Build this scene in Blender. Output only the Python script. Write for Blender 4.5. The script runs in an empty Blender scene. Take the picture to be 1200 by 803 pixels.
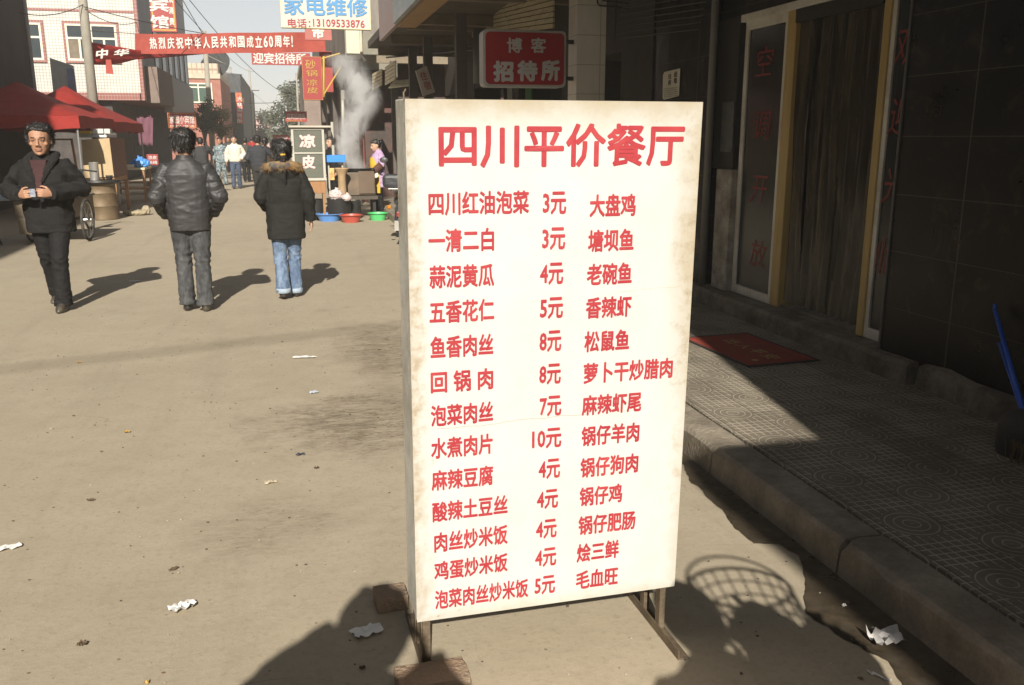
import bpy, math, random
from mathutils import Vector, Matrix, noise
R = math.radians
random.seed(7)
S = bpy.context.scene
COL = S.collection

# ------------------------------------------------------------------ camera, sky, sun, exposure
CAM_H, PITCH, YAW = 1.65, 13.1, 14.0          # eye height, degrees down, degrees right of the street
cd = bpy.data.cameras.new('camera'); cam = bpy.data.objects.new('camera', cd); COL.objects.link(cam)
cam.location = (0, 0, CAM_H); cam.rotation_euler = (R(90 - PITCH), 0, R(-YAW))
cd.sensor_width = 36; cd.lens = 36 * 1035 / 1200; cd.clip_start = .02; cd.clip_end = 3000
S.camera = cam
SUN_EL, SUN_AZ = 32.5, 10.0                    # height, and how far right of +Y the shadows run
w = bpy.data.worlds.new('World'); S.world = w; w.use_nodes = True
wn = w.node_tree; wn.nodes.clear()
sky = wn.nodes.new('ShaderNodeTexSky'); sky.sky_type = 'NISHITA'; sky.sun_disc = False
sky.sun_elevation = R(SUN_EL); sky.sun_rotation = R(180 + SUN_AZ)
sky.dust_density = .8; sky.air_density = 1.0; sky.ozone_density = 1.0
hs = wn.nodes.new('ShaderNodeHueSaturation'); hs.inputs['Saturation'].default_value = .25
bg = wn.nodes.new('ShaderNodeBackground'); bg.inputs['Strength'].default_value = .059
wo = wn.nodes.new('ShaderNodeOutputWorld')
wn.links.new(sky.outputs[0], hs.inputs['Color']); wn.links.new(hs.outputs[0], bg.inputs[0]); wn.links.new(bg.outputs[0], wo.inputs[0])
sd = bpy.data.lights.new('sun', 'SUN'); sun = bpy.data.objects.new('sun', sd); COL.objects.link(sun)
sd.energy = 4.6; sd.angle = R(.55); sd.color = (1, .945, .85)
sun.rotation_euler = (R(90 - SUN_EL), 0, R(-SUN_AZ)); sun.location = (-8, -40, 30)
S.view_settings.view_transform = 'Standard'; S.view_settings.look = 'None'
S.view_settings.exposure = .72; S.view_settings.gamma = 1; S.view_settings.use_curve_mapping = False
S.cycles.use_denoising = True
S.cycles.max_bounces = 7; S.cycles.volume_bounces = 4; S.cycles.volume_max_steps = 96
S.cycles.sample_clamp_indirect = 6

# ------------------------------------------------------------------ pixel of the photograph -> point of the street (street runs along +Y)
def ray(px, py):
    u = (px - 600) / 1035; v = (401.5 - py) / 1035
    p, a = R(PITCH), R(YAW)
    cy = math.cos(p) + v * math.sin(p); cz = -math.sin(p) + v * math.cos(p)
    return Vector((u * math.cos(a) + cy * math.sin(a), -u * math.sin(a) + cy * math.cos(a), cz))
def g(px, py, z=0): d = ray(px, py); return Vector((0, 0, CAM_H)) + d * ((z - CAM_H) / d.z)
def aty(px, py, y): d = ray(px, py); return Vector((0, 0, CAM_H)) + d * (y / d.y)
def atx(px, py, x): d = ray(px, py); return Vector((0, 0, CAM_H)) + d * (x / d.x)

# ------------------------------------------------------------------ materials
class X:
    """a node socket one can do arithmetic with"""
    nt = None
    def __init__(s, k): s.k = k
    def __add__(a, b): return mth('ADD', a, b)
    __radd__ = __add__
    def __sub__(a, b): return mth('SUBTRACT', a, b)
    def __rsub__(a, b): return mth('SUBTRACT', b, a)
    def __mul__(a, b): return mth('MULTIPLY', a, b)
    __rmul__ = __mul__
    def __truediv__(a, b): return mth('DIVIDE', a, b)
def setin(sock, v):
    if isinstance(v, X): X.nt.links.new(v.k, sock)
    else: sock.default_value = v
def mth(op, a, b=None, c=None):
    n = X.nt.nodes.new('ShaderNodeMath'); n.operation = op
    for i, v in enumerate((a, b, c)):
        if v is not None: setin(n.inputs[i], v)
    return X(n.outputs[0])
def mn(a, b): return mth('MINIMUM', a, b)
def mx(a, b): return mth('MAXIMUM', a, b)
def ab(a): return mth('ABSOLUTE', a)
def fr(a): return mth('FRACT', a)
def lt(a, b): return mth('LESS_THAN', a, b)
def ramp(v, a, b):                              # 0 at a, 1 at b
    n = X.nt.nodes.new('ShaderNodeMapRange'); setin(n.inputs[0], v); n.inputs[1].default_value = a; n.inputs[2].default_value = b
    return X(n.outputs[0])
def pos(world=False):
    if world: n = X.nt.nodes.new('ShaderNodeNewGeometry'); return X(n.outputs['Position'])
    n = X.nt.nodes.new('ShaderNodeTexCoord'); return X(n.outputs['Object'])
def xyz(v):
    n = X.nt.nodes.new('ShaderNodeSeparateXYZ'); setin(n.inputs[0], v); return [X(o) for o in n.outputs]
def scl(v, sx, sy, sz):
    n = X.nt.nodes.new('ShaderNodeMapping'); setin(n.inputs[0], v); n.inputs['Scale'].default_value = (sx, sy, sz); return X(n.outputs[0])
def noi(v, scale, detail=4, rough=.6, dist=0):
    n = X.nt.nodes.new('ShaderNodeTexNoise'); setin(n.inputs['Vector'], v); n.inputs['Scale'].default_value = scale
    n.inputs['Detail'].default_value = detail; n.inputs['Roughness'].default_value = rough; n.inputs['Distortion'].default_value = dist
    return X(n.outputs[0])
def vor(v, scale, feat='F1'):
    n = X.nt.nodes.new('ShaderNodeTexVoronoi'); n.feature = feat; setin(n.inputs['Vector'], v); n.inputs['Scale'].default_value = scale
    return X(n.outputs[0])
def mixc(f, a, b, mode='MIX'):
    n = X.nt.nodes.new('ShaderNodeMix'); n.data_type = 'RGBA'; n.blend_type = mode
    setin(n.inputs[0], f)
    for i, v in ((6, a), (7, b)):
        if isinstance(v, X): setin(n.inputs[i], v)
        else: n.inputs[i].default_value = (*v, 1) if len(v) == 3 else v
    return X(n.outputs[2])
def bump(h, strength, dist=.01):
    n = X.nt.nodes.new('ShaderNodeBump'); setin(n.inputs['Height'], h); n.inputs['Strength'].default_value = strength; n.inputs['Distance'].default_value = dist
    return X(n.outputs[0])
def new(name, rough=.7, metal=0):
    m = bpy.data.materials.new(name); m.use_nodes = True; X.nt = m.node_tree
    b = m.node_tree.nodes['Principled BSDF']; b.inputs['Roughness'].default_value = rough; b.inputs['Metallic'].default_value = metal
    return m, b
def fin(b, col=None, rough=None, nrm=None):
    for nm, v in (('Base Color', col), ('Roughness', rough), ('Normal', nrm)):
        if v is not None:
            if isinstance(v, tuple): v = (*v, 1)
            setin(b.inputs[nm], v)
MC = {}
def M(name, c, rough=.7, var=.25, sc=4, bp=.15, bsc=60, metal=0, dirt=None, da=.0, dsc=3, alpha=None, stretch=(1, 1, 1), world=False, bd=.01):
    """weathered single-colour material: colour drifts with two noises, patches of dirt, fine bump"""
    if name in MC: return MC[name]
    m, b = new(name, rough, metal); p = scl(pos(world), *stretch)
    n1 = noi(p, sc, 5, .65); n2 = noi(p, sc * 9, 3, .6)
    k = (n1 - .5) * 1.4 + (n2 - .5) * .6
    lo = tuple(max(0, x * (1 - var)) for x in c); hi = tuple(min(1, x * (1 + var)) for x in c)
    col = mixc(ramp(k, -.45, .45), lo, hi)
    if dirt: col = mixc(ramp(noi(p, dsc, 7, .7), .62 - da * .4, .72) * min(1, da * 1.6), col, dirt)
    fin(b, col, ramp(n1, -.5, 1.5) * .3 + (rough - .15), bump(noi(p, bsc, 4, .6), bp, bd))
    if alpha is not None: b.inputs['Alpha'].default_value = alpha
    MC[name] = m; return m
def glass(name, c=(.02, .025, .025), rough=.06, alpha=.6):
    if name in MC: return MC[name]
    m, b = new(name, rough); p = pos()
    fin(b, c, ramp(noi(p, 5, 4), 0, 1.4) * .25 + rough); b.inputs['Alpha'].default_value = alpha
    MC[name] = m; return m
def cloth(name, c, rough=.8, var=.2, wr=.35, sc=5, weave=True, sheen=0, wd=.03):
    """fabric with soft folds in the bump"""
    if name in MC: return MC[name]
    m, b = new(name, rough); p = pos()
    f = noi(scl(p, 1, 1, 2.2), sc, 3, .55, .8); n2 = noi(p, 120, 2)
    lo = tuple(x * (1 - var) for x in c); hi = tuple(min(1, x * (1 + var)) for x in c)
    fin(b, mixc(ramp(noi(p, 3, 6, .7), .3, .7), lo, hi), rough, bump(f + n2 * .05, wr, wd))
    b.inputs['Sheen Weight'].default_value = sheen; b.inputs['Specular IOR Level'].default_value = .5 if rough < .6 else .2
    MC[name] = m; return m

# ------------------------------------------------------------------ mesh building
XF = {}
def put(o, loc, rz): o.location = loc; o.rotation_euler = (0, 0, rz); XF[o.name] = Matrix.Translation(loc) @ Matrix.Rotation(rz, 4, 'Z')
def tag(o, label=None, cat=None, group=None, kind=None):
    if label: o['label'] = label
    if cat: o['category'] = cat
    if group: o['group'] = group
    if kind: o['kind'] = kind
    return o
def thing(name, label, cat, loc=(0, 0, 0), rz=0, group=None):
    o = bpy.data.objects.new(name, None); COL.objects.link(o); o.empty_display_size = .1
    put(o, Vector(loc), rz); return tag(o, label, cat, group)
class MB:
    def __init__(s): s.v = []; s.f = []; s.mi = []; s.cur = 0
    def add(s, vs, fs):
        n = len(s.v); s.v += [Vector(v) for v in vs]; s.f += [tuple(i + n for i in f) for f in fs]; s.mi += [s.cur] * len(fs); return s
    def box(s, c, d, rz=0, rx=0, ry=0):
        x, y, z = d[0] / 2, d[1] / 2, d[2] / 2
        m = Matrix.Translation(c) @ Matrix.Rotation(rz, 4, 'Z') @ Matrix.Rotation(ry, 4, 'Y') @ Matrix.Rotation(rx, 4, 'X')
        vs = [m @ Vector((a * x, b * y, e * z)) for e in (-1, 1) for b in (-1, 1) for a in (-1, 1)]
        return s.add(vs, [(0, 2, 3, 1), (4, 5, 7, 6), (0, 1, 5, 4), (2, 6, 7, 3), (0, 4, 6, 2), (1, 3, 7, 5)])
    def bx(s, x0, x1, y0, y1, z0, z1): return s.box(((x0 + x1) / 2, (y0 + y1) / 2, (z0 + z1) / 2), (abs(x1 - x0), abs(y1 - y0), abs(z1 - z0)))
    def tube(s, pts, r, seg=8, cap=True, sq=1.0):
        pts = [Vector(p) for p in pts]; n = len(pts)
        rr = r if isinstance(r, (list, tuple)) else [r] * n
        rings = []; up = None
        for i, p in enumerate(pts):
            t = (pts[min(i + 1, n - 1)] - pts[max(i - 1, 0)]).normalized()
            if up is None: up = Vector((0, 0, 1)) if abs(t.z) < .9 else Vector((0, 1, 0))
            a = t.cross(up).normalized(); b = a.cross(t).normalized(); up = b
            rings.append([p + (a * math.cos(q) + b * math.sin(q) * sq) * rr[i] for q in [2 * math.pi * k / seg for k in range(seg)]])
        return s.loft(rings, cap)
    def loft(s, rings, cap=True):
        seg = len(rings[0]); vs = [v for r in rings for v in r]; fs = []
        for i in range(len(rings) - 1):
            for k in range(seg):
                a = i * seg + k; b = i * seg + (k + 1) % seg
                fs.append((a, b, b + seg, a + seg))
        if cap: fs += [tuple(reversed(range(seg))), tuple(range((len(rings) - 1) * seg, len(rings) * seg))]
        return s.add(vs, fs)
    def lathe(s, prof, c=(0, 0, 0), seg=20, cap=False, wob=0):
        rings = []
        for r, z in prof:
            rings.append([Vector((c[0] + r * math.cos(q) * (1 + wob * math.sin(3 * q + z * 9)), c[1] + r * math.sin(q), c[2] + z)) for q in [2 * math.pi * k / seg for k in range(seg)]])
        return s.loft(rings, cap)
    def ell(s, c, r, seg=14, n=9):
        rings = []
        for i in range(1, n):
            a = math.pi * i / n - math.pi / 2
            rings.append([Vector((c[0] + r[0] * math.cos(a) * math.cos(q), c[1] + r[1] * math.cos(a) * math.sin(q), c[2] + r[2] * math.sin(a))) for q in [2 * math.pi * k / seg for k in range(seg)]])
        return s.loft(rings)
    def prism(s, poly, vec):
        n = len(poly); vec = Vector(vec); vs = [Vector(p) for p in poly] + [Vector(p) + vec for p in poly]
        return s.add(vs, [tuple(reversed(range(n))), tuple(range(n, 2 * n))] + [(i, (i + 1) % n, (i + 1) % n + n, i + n) for i in range(n)])
    def sec(s, secs, seg=20, pw=2.4):           # stack of flattened rounds (z, rx, ry, x, y)
        rings = []
        for z, rx, ry, cx, cy in secs:
            rg = []
            for k in range(seg):
                q = 2 * math.pi * k / seg; c, n_ = math.cos(q), math.sin(q)
                rg.append(Vector((cx + rx * math.copysign(abs(c) ** (2 / pw), c), cy + ry * math.copysign(abs(n_) ** (2 / pw), n_), z)))
            rings.append(rg)
        return s.loft(rings)
    def mesh(s, name):
        me = bpy.data.meshes.new(name); me.from_pydata([tuple(v) for v in s.v], [], s.f); me.update(); return me
    def build(s, name, mat, parent=None, w=False, bevel=0, smooth=False, loc=None, ang=40):
        if parent is not None and w:
            inv = XF[parent.name].inverted(); s.v = [inv @ v for v in s.v]
        me = s.mesh(name); mats = mat if isinstance(mat, (list, tuple)) else [mat]
        return finish(name, me, mats, s.mi, parent, bevel, smooth, loc, ang)
def finish(name, me, mats, mi=None, parent=None, bevel=0, smooth=False, loc=None, ang=40):
    for m in mats: me.materials.append(m)
    if mi and len(mi) == len(me.polygons): me.polygons.foreach_set('material_index', mi)
    if smooth:
        me.polygons.foreach_set('use_smooth', [True] * len(me.polygons))
        if smooth == 'angle': me.set_sharp_from_angle(angle=R(ang))
    o = bpy.data.objects.new(name, me); COL.objects.link(o)
    if parent is not None: o.parent = parent
    if loc is not None: put(o, Vector(loc), 0)
    else: XF[o.name] = (XF[parent.name] if parent is not None else Matrix())
    if bevel:
        b = o.modifiers.new('bevel', 'BEVEL'); b.width = bevel; b.segments = 2; b.limit_method = 'ANGLE'; b.angle_limit = R(35)
    return o
def solo(mb, name, mat, label, cat, loc=None, group=None, **k):   # a thing that is one mesh; its origin goes to loc
    if loc is None:
        lo = [min(v[i] for v in mb.v) for i in range(3)]; hi = [max(v[i] for v in mb.v) for i in range(3)]
        loc = Vector(((lo[0] + hi[0]) / 2, (lo[1] + hi[1]) / 2, lo[2]))
    mb.v = [v - Vector(loc) for v in mb.v]
    return tag(mb.build(name, mat, loc=loc, **k), label, cat, group)
def struct(mb, name, mat, kind='structure', **k): return tag(mb.build(name, mat, **k), kind=kind)

# lettering: Blender's own font, flattened to faces, thickened by shifted copies and stretched into a frame
TC = {}
def glyphs(txt, bold=.02, spacing=1.0):
    key = (txt, bold, spacing)
    if key not in TC:
        c = bpy.data.curves.new('lettering', 'FONT'); c.body = txt; c.size = 1; c.resolution_u = 2; c.space_character = spacing; c.fill_mode = 'FRONT'
        o = bpy.data.objects.new('lettering', c); COL.objects.link(o); bpy.context.view_layer.update()
        me = bpy.data.meshes.new_from_object(o.evaluated_get(bpy.context.evaluated_depsgraph_get()))
        v0 = [(v.co.x, v.co.y) for v in me.vertices]; f0 = [tuple(p.vertices) for p in me.polygons]
        bpy.data.objects.remove(o); bpy.data.curves.remove(c); bpy.data.meshes.remove(me)
        vs, fs = [], []
        sh = [(0, 0)] + ([(bold * a, bold * b) for a, b in ((1, 0), (-1, 0), (0, 1), (0, -1), (.7, .7), (-.7, .7), (.7, -.7), (-.7, -.7))] if bold else [])
        for k, (a, b) in enumerate(sh):
            n = len(vs); vs += [(x + a, y + b, k) for x, y in v0]; fs += [tuple(i + n for i in f) for f in f0]
        if vs:
            x0 = min(v[0] for v in vs); x1 = max(v[0] for v in vs); y0 = min(v[1] for v in vs); y1 = max(v[1] for v in vs)
            vs = [((x - x0) / max(1e-6, x1 - x0), (y - y0) / max(1e-6, y1 - y0), k) for x, y, k in vs]
        TC[key] = (vs, fs)
    return TC[key]
def write(mb, txt, o, ex, ez, bold=.02, spacing=1.0, slant=0):   # o = lower left corner, ex / ez = full width and height
    vs, fs = glyphs(txt, bold, spacing); o, ex, ez = Vector(o), Vector(ex), Vector(ez); n = ex.cross(ez).normalized() * 8e-5
    return mb.add([o + ex * (x + slant * y) + ez * y + n * k for x, y, k in vs], fs)
# ================================================================== ground
KX = 1.965                                      # foot of the kerb; the street runs along +Y
def road_mat():
    m, b = new('packed dusty concrete', .85); p = pos(True); x, y, z = xyz(p)
    big = noi(p, .35, 5, .6); mid = noi(p, 2.2, 7, .68); fine = noi(p, 38, 4, .7); vf = noi(p, 260, 2, .6); md2 = noi(p, 9, 6, .72)
    c = mixc(ramp(big, .3, .7), (.335, .279, .194), (.402, .337, .240))
    c = mixc(ramp(mid, .42, .7) * .5, c, (.435, .370, .268))
    c = mixc(ramp(md2, .50, .72) * .32, c, (.235, .195, .138))
    c = mixc(ramp(fine, .52, .75) * .45, c, (.20, .165, .115))
    c = mixc(ramp(vf, .35, .75) * .28, c, (.19, .16, .118))
    tk = noi(scl(p, 3.2, .22, 1), 1.2, 5, .6)
    c = mixc(ramp(tk, .54, .68) * .22, c, (.225, .187, .132))
    # dark scuffed patches where slops were thrown out
    def patch(cx, cy, rx, ry, k):
        dx = (x - cx) / rx; dy = (y - cy) / ry
        d = mth('SQRT', dx * dx + dy * dy)
        return ramp(d + (mid - .5) * 2.0 + (fine - .5) * .9, 1.05, .35) * k
    s = noi(scl(p, 1, 2.6, 1), 5, 7, .75, 1.2)
    pt = mx(mx(patch(.45, 5.1, .75, .75, 1), patch(.75, 6.9, .6, 1.1, .9)), mx(patch(-.1, 3.7, .5, .35, .35), patch(1.2, 3.3, .45, .5, .3)))
    c = mixc(pt * ramp(s, .40, .58) * .62, c, (.135, .102, .064)); c = mixc(pt * ramp(noi(scl(p, 1, 3.4, 1), 11, 6, .78, 1.6), .50, .60) * .8, c, (.075, .055, .034))
    sm = noi(p, 1.9, 3, .5); c = mixc(ramp(noi(p, 23, 5, .8), .60, .68) * ramp(sm, .58, .66) * .7, c, (.10, .08, .055))
    ln_ = ab(noi(scl(p, .5, 1.6, 1), 1.1, 3, .5, .4) - .5); c = mixc(lt(ln_, .0016) * ramp(noi(p, .7, 2), .5, .62) * .45, c, (.14, .11, .075))
    c = mixc(ramp(noi(p, .9, 8, .75), .58, .68) * .35, c, (.20, .165, .115))
    sp = lt(vor(p, 9), .055) * ramp(noi(p, 1.7, 2), .5, .56)
    c = mixc(sp * .75, c, (.07, .055, .04))
    fin(b, c, ramp(fine, 0, 1) * .2 + .72, bump(mid * .6 + md2 * .22 + fine * .22 + vf * .12, .55, .012))
    return m
mb = MB()
xs = [-300, -40] + [-12 + i for i in range(27)] + [40, 300]; ys = [-60, -10] + [-4 + 1.5 * i for i in range(60)] + [140, 300, 900]
vs = []
for yy in ys:
    for xx in xs:
        near = 1 if -10 < xx < 12 and yy < 90 else 0
        vs.append((xx, yy, near * .012 * min(0, noise.noise((xx * .35, yy * .3, 0)) - .2) if yy > 2 else 0))
nx = len(xs)
mb.add(vs, [(j * nx + i, j * nx + i + 1, (j + 1) * nx + i + 1, (j + 1) * nx + i) for j in range(len(ys) - 1) for i in range(nx - 1)])
struct(mb, 'road', road_mat(), smooth=True)

# wet gutter: dark damp sheet along the kerb with a ragged edge
wet, b = new('damp dirty gutter', .4); p = pos(True)
fin(b, mixc(ramp(noi(p, 6, 6, .7), .35, .65), (.035, .027, .018), (.085, .066, .043)), ramp(noi(p, 7, 5), .35, .65) * .45 + .22, bump(noi(p, 45, 4), .4, .006))
edge = [g(*q) for q in ((798, 544), (812, 566), (852, 605), (860, 619), (885, 637), (913, 639), (935, 653), (945, 681), (943, 717), (957, 729), (1005, 757), (1041, 778), (1060, 806), (1085, 850))]
pl = []
for i in range(len(edge) - 1):
    for k in range(14):
        q = edge[i].lerp(edge[i + 1], k / 14); n_ = noise.noise(q * 9) * .020 + noise.noise(q * 31) * .008
        pl.append(Vector((q.x + n_, q.y + n_ * .5, .004)))
pl = [Vector((KX - .03, 12, .004)), Vector((KX - .1, 7, .004))] + pl + [Vector((1.6, -4, .004))]
right = [Vector((KX + .02, q.y, .004)) for q in pl]
mb = MB(); n_ = len(pl); mb.add(pl + right, [(i, i + 1, n_ + i + 1, n_ + i) for i in range(n_ - 1)])
struct(mb, 'wet_gutter', wet)

# kerb of long concrete stones
kerbm = M('kerb concrete', (.31, .265, .20), .85, .38, 7, .8, 45, dirt=(.13, .105, .075), da=.8, dsc=5, bd=.012)
mb = MB(); y = -9.15; rk = random.Random(5)
while y < 60:
    L = 1.08; j = rk.uniform(-.006, .006); t = rk.uniform(-.004, .006); rings = []; n_ = 26 if y < 8 else 4
    for i in range(n_ + 1):
        yy = y + .007 + (L - .014) * i / n_; e = min(i, n_ - i); ee = 1 if e else .4
        def nz(k, f=9): return noise.noise((yy * f, k * 3.1, y))
        ch = .010 + .010 * max(0, nz(1, 6)) + .026 * max(0, nz(2, 13) - .28) + (0 if e else .008)
        rings.append([Vector((KX + j + .004 * nz(3), yy, -.05)), Vector((KX + .010 + j + .004 * nz(4), yy, .06)), Vector((KX + .014 + j + .004 * nz(5), yy, .148 + t - ch * 1.6)), Vector((KX + .018 + j + ch * 1.3, yy, .150 + t - ch * .25)), Vector((KX + .09, yy, .152 + t + .003 * nz(6))), Vector((KX + .196 + .004 * nz(7), yy, .150 + t - .006 * (1 - ee))), Vector((KX + .2, yy, -.05))])
    mb.loft(rings); y += L
struct(mb, 'kerb', kerbm, smooth='angle', ang=30)

# pavement of moulded tiles: rings set among small squares
def tile_mat():
    m, b = new('moulded pavement tile', .8); p = pos(True); x, y, z = xyz(p)
    def cell(ox, oy):
        a = fr((x + ox) / .5) - .5; c = fr((y + oy) / .5) - .5
        return mth('SQRT', a * a + c * c) * .5
    d = mn(cell(.15, .2), cell(.40, .45)); wob = (noi(p, 14, 3) - .5) * .004
    rg = ab(fr((d + wob) / .034) - .5); ring = ramp(rg, .38, .47)
    gx = ab(fr((x + wob) / .0417) - .5); gy = ab(fr((y + wob) / .0417) - .5); grid = ramp(mx(gx, gy), .38, .47)
    inr = lt(d, .118); ln = ring * inr + grid * (1 - inr)
    tx = ab(fr((x + .03) / .25) - .5); ty = ab(fr((y + .08) / .25) - .5); joint = ramp(mx(tx, ty), .482, .494)
    wear = noi(p, 2.6, 6, .7); n2 = noi(p, 45, 4, .7)
    c = mixc(ramp(wear, .35, .68), (.155, .130, .094), (.215, .182, .134))
    c = mixc(ramp(n2, .5, .75) * .4, c, (.10, .078, .05))
    h = fr(mth('SINE', mth('FLOOR', (x + .03) / .25 + .5) * 12.99 + mth('FLOOR', (y + .08) / .25 + .5) * 78.23) * 437.58)
    c = mixc(lt(h, .3) * .35, c, (.10, .082, .058)); c = mixc(lt(.78, h) * .35, c, (.24, .205, .15)); wear = wear + (h - .5) * .22
    c = mixc(ln * ramp(wear, .2, .55) * .9, c, (.45, .39, .30))
    c = mixc(joint * .8, c, (.09, .07, .045))
    c = mixc(ramp(noi(p, 1.1, 6, .7), .58, .72) * .5, c, (.10, .08, .052))
    fin(b, c, .82, bump(ln * -.6 - joint + n2 * .5 + h * .8, .6, .006)); return m
TILE = tile_mat()
mb = MB(); pe = [(KX + .222 + .012 * noise.noise((i * .37, 2, 0)) + .03 * max(0, noise.noise((i * .9, 5, 0)) - .3), -9 + i * .09, -.05) for i in range(767)]; mb.prism(pe + [(3.8, 60, -.05), (3.8, -9, -.05)], (0, 0, .19)); mb.bx(3.8, 6, -9, 60, -.05, .138)
struct(mb, 'pavement', TILE)

# ================================================================== the menu board
def board_mat():
    m, b = new('grimy white painted panel', .55); p = pos(); x, y, z = xyz(p)
    n = noi(p, 5, 7, .72); n3 = noi(p, 24, 5, .7); st = noi(scl(p, 1, 1, .25), 40, 4, .6)
    ed = mn(mn(x, .873 - x), mn(z, 1.573 - z))
    c = mixc(ramp(n, .3, .75), (.52, .51, .472), (.585, .578, .55))
    rim = ramp(ed - (n - .5) * .16 - (n3 - .5) * .06, .045, -.012)
    tr = ramp(mn(.873 - x, (1.573 - z)) - (n - .5) * .24, .105, -.01) * ramp(z, .55, 1.1)
    lf = ramp(x - (n - .45) * .2, .05, -.02) * ramp(n3, .35, .6)
    c = mixc(rim * .78, c, (.45, .40, .31)); c = mixc(tr * .8, c, (.38, .32, .22)); c = mixc(lf * .7, c, (.33, .25, .15))
    c = mixc(ramp(n3, .50, .66) * ramp(mn(.873 - x, x * 1.6) - (n - .5) * .2, .075, .0) * ramp(z, .2, .7) * .7, c, (.30, .235, .15))
    c = mixc(ramp(n3, .64, .74) * ramp(ed, .13, .0) * .75, c, (.2, .15, .09))
    c = mixc(lt(vor(p, 22), .06) * ramp(n, .52, .56) * .6, c, (.35, .3, .22))
    # hairline scratch across the middle and a few scuffs
    wv = (noi(scl(p, 1, 0, 0), 7, 3) - .5) * .03
    crack = lt(ab(z - .63 - .02 * x + wv), .0009) * lt(.07, x) * lt(x, .55)
    scuff = lt(ab(z - .98 - .06 * x + wv * .8), .0011) * lt(.36, x) * lt(x, .84) * ramp(noi(scl(p, 1, 0, .2), 18, 2), .5, .55)
    c = mixc(crack * .7, c, (.28, .22, .16)); c = mixc(scuff * .5, c, (.4, .34, .25))
    c = mixc(ramp(st, .6, .8) * .10, c, (.5, .46, .38))
    fin(b, c, .5, bump(noi(scl(p, 1, 1, .6), 30, 4) * .6 + n * .6, .12, .006)); return m
BW, BH, BD, BZ = .873, 1.573, .187, .177
bx_, by_ = .3137, 2.486
lean = R(-1.5)
board = thing('menu_board', 'tall grimy white menu board with rows of red Chinese dish names and prices', 'menu board', (bx_, by_, 0), R(1.15))
def bl(x, y, z): return Vector((x, y * math.cos(lean) + z * math.sin(lean), BZ + z * math.cos(lean) - y * math.sin(lean)))
def bput(mb, name, mat, **k):
    mb.v = [bl(*v) for v in mb.v]; return mb.build(name, mat, board, **k)
mb = MB(); mb.bx(.001, BW - .001, .0, .006, 0, BH)
pan = MB(); 
nx_, nz_ = 24, 40
def bulge(x, z): return -.004 * noise.noise((x * 3, z * 2.4, 3)) - .002 * noise.noise((x * 9, z * 8, 1))
pv = [(BW * i / nx_, bulge(BW * i / nx_, BH * j / nz_) if 0 < i < nx_ and 0 < j < nz_ else 0, BH * j / nz_) for j in range(nz_ + 1) for i in range(nx_ + 1)]
pan.add(pv, [(j * (nx_ + 1) + i, j * (nx_ + 1) + i + 1, (j + 1) * (nx_ + 1) + i + 1, (j + 1) * (nx_ + 1) + i) for j in range(nz_) for i in range(nx_)])
# object coordinates of the panel: x, z measured from its lower left corner
m4 = Matrix.Rotation(lean * -1, 4, 'X')
po = finish('front_panel', pan.mesh('front_panel'), [board_mat()], None, board, smooth=True)
po.location = (0, -.006, BZ); po.rotation_euler = (-lean, 0, 0)
tint = M('grimy white sheet edge', (.66, .64, .57), .6, .25, 5, .3, 50, dirt=(.25, .2, .13), da=.5, dsc=4)
mb = MB(); mb.bx(0, .012, .0, BD, 0, BH); mb.bx(BW - .012, BW, .0, BD, 0, BH); mb.bx(.012, BW - .012, .0, BD, BH - .012, BH - .001); mb.bx(.012, BW - .012, 0, BD, 0, .012)
bput(mb, 'box_frame', tint, bevel=.003)
mb = MB(); mb.bx(.013, BW - .013, BD - .012, BD - .004, .013, BH - .014); bput(mb, 'back_panel', tint)
iron = M('worn brown angle iron', (.20, .155, .10), .6, .35, 9, .4, 80, metal=.25, dirt=(.07, .045, .03), da=.6, dsc=8)
def leg(x):
    mb = MB()
    for yy in (.03, BD - .03):
        mb.bx(x, x + .034, yy - .004, yy, -.0, BZ + .02); mb.bx(x, x + .004, yy - .032, yy - .0045, 0, BZ + .02)
    return mb
for x in (.012, BW - .05):
    leg(x).build('leg', iron, board, bevel=.001)
    mb = MB(); mb.bx(x - .002, x + .038, -.16, BD + .16, .0015, .006); mb.bx(x - .002, x + .002, -.16, BD + .16, .0065, .034)
    mb.build('foot_bar', iron, board, bevel=.001)
# a thin screw eye left on the top edge
mb = MB(); mb.tube([bl(-.002, .006, BH), bl(-.003, .004, BH + .018)], .0025, 6); mb.tube([bl(-.002, .003, BH + .016), bl(.003, .001, BH + .026)], .002, 6)
mb.build('screw_eye', iron, board)

# board plane coordinates of a pixel: needed to set the lettering where it stands on the panel
BM = Matrix.Translation((bx_, by_, 0)) @ Matrix.Rotation(R(1.15), 4, 'Z')
_o = BM @ bl(0, -.0065, 0); _ex = (BM @ bl(1, -.0065, 0)) - _o; _ez = (BM @ bl(0, -.0065, 1)) - _o; _n = _ex.cross(_ez)
def uv(px, py):
    d = ray(px, py); c = Vector((0, 0, CAM_H)); t = (_o - c).dot(_n) / d.dot(_n); q = c + d * t - _o
    return q.dot(_ex), q.dot(_ez)
redpaint, b = new('faded red sign paint', .6); p = pos()
fin(b, mixc(ramp(noi(p, 30, 5, .7), .35, .7), (.40, .030, .034), (.47, .055, .052)), .6)
fin(b, mixc(ramp(noi(p, 70, 6, .75), .66, .74) * .75, mixc(ramp(noi(p, 9, 5, .7), .35, .7), (.33, .020, .030), (.41, .045, .048)), (.55, .50, .45)), .6)
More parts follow.
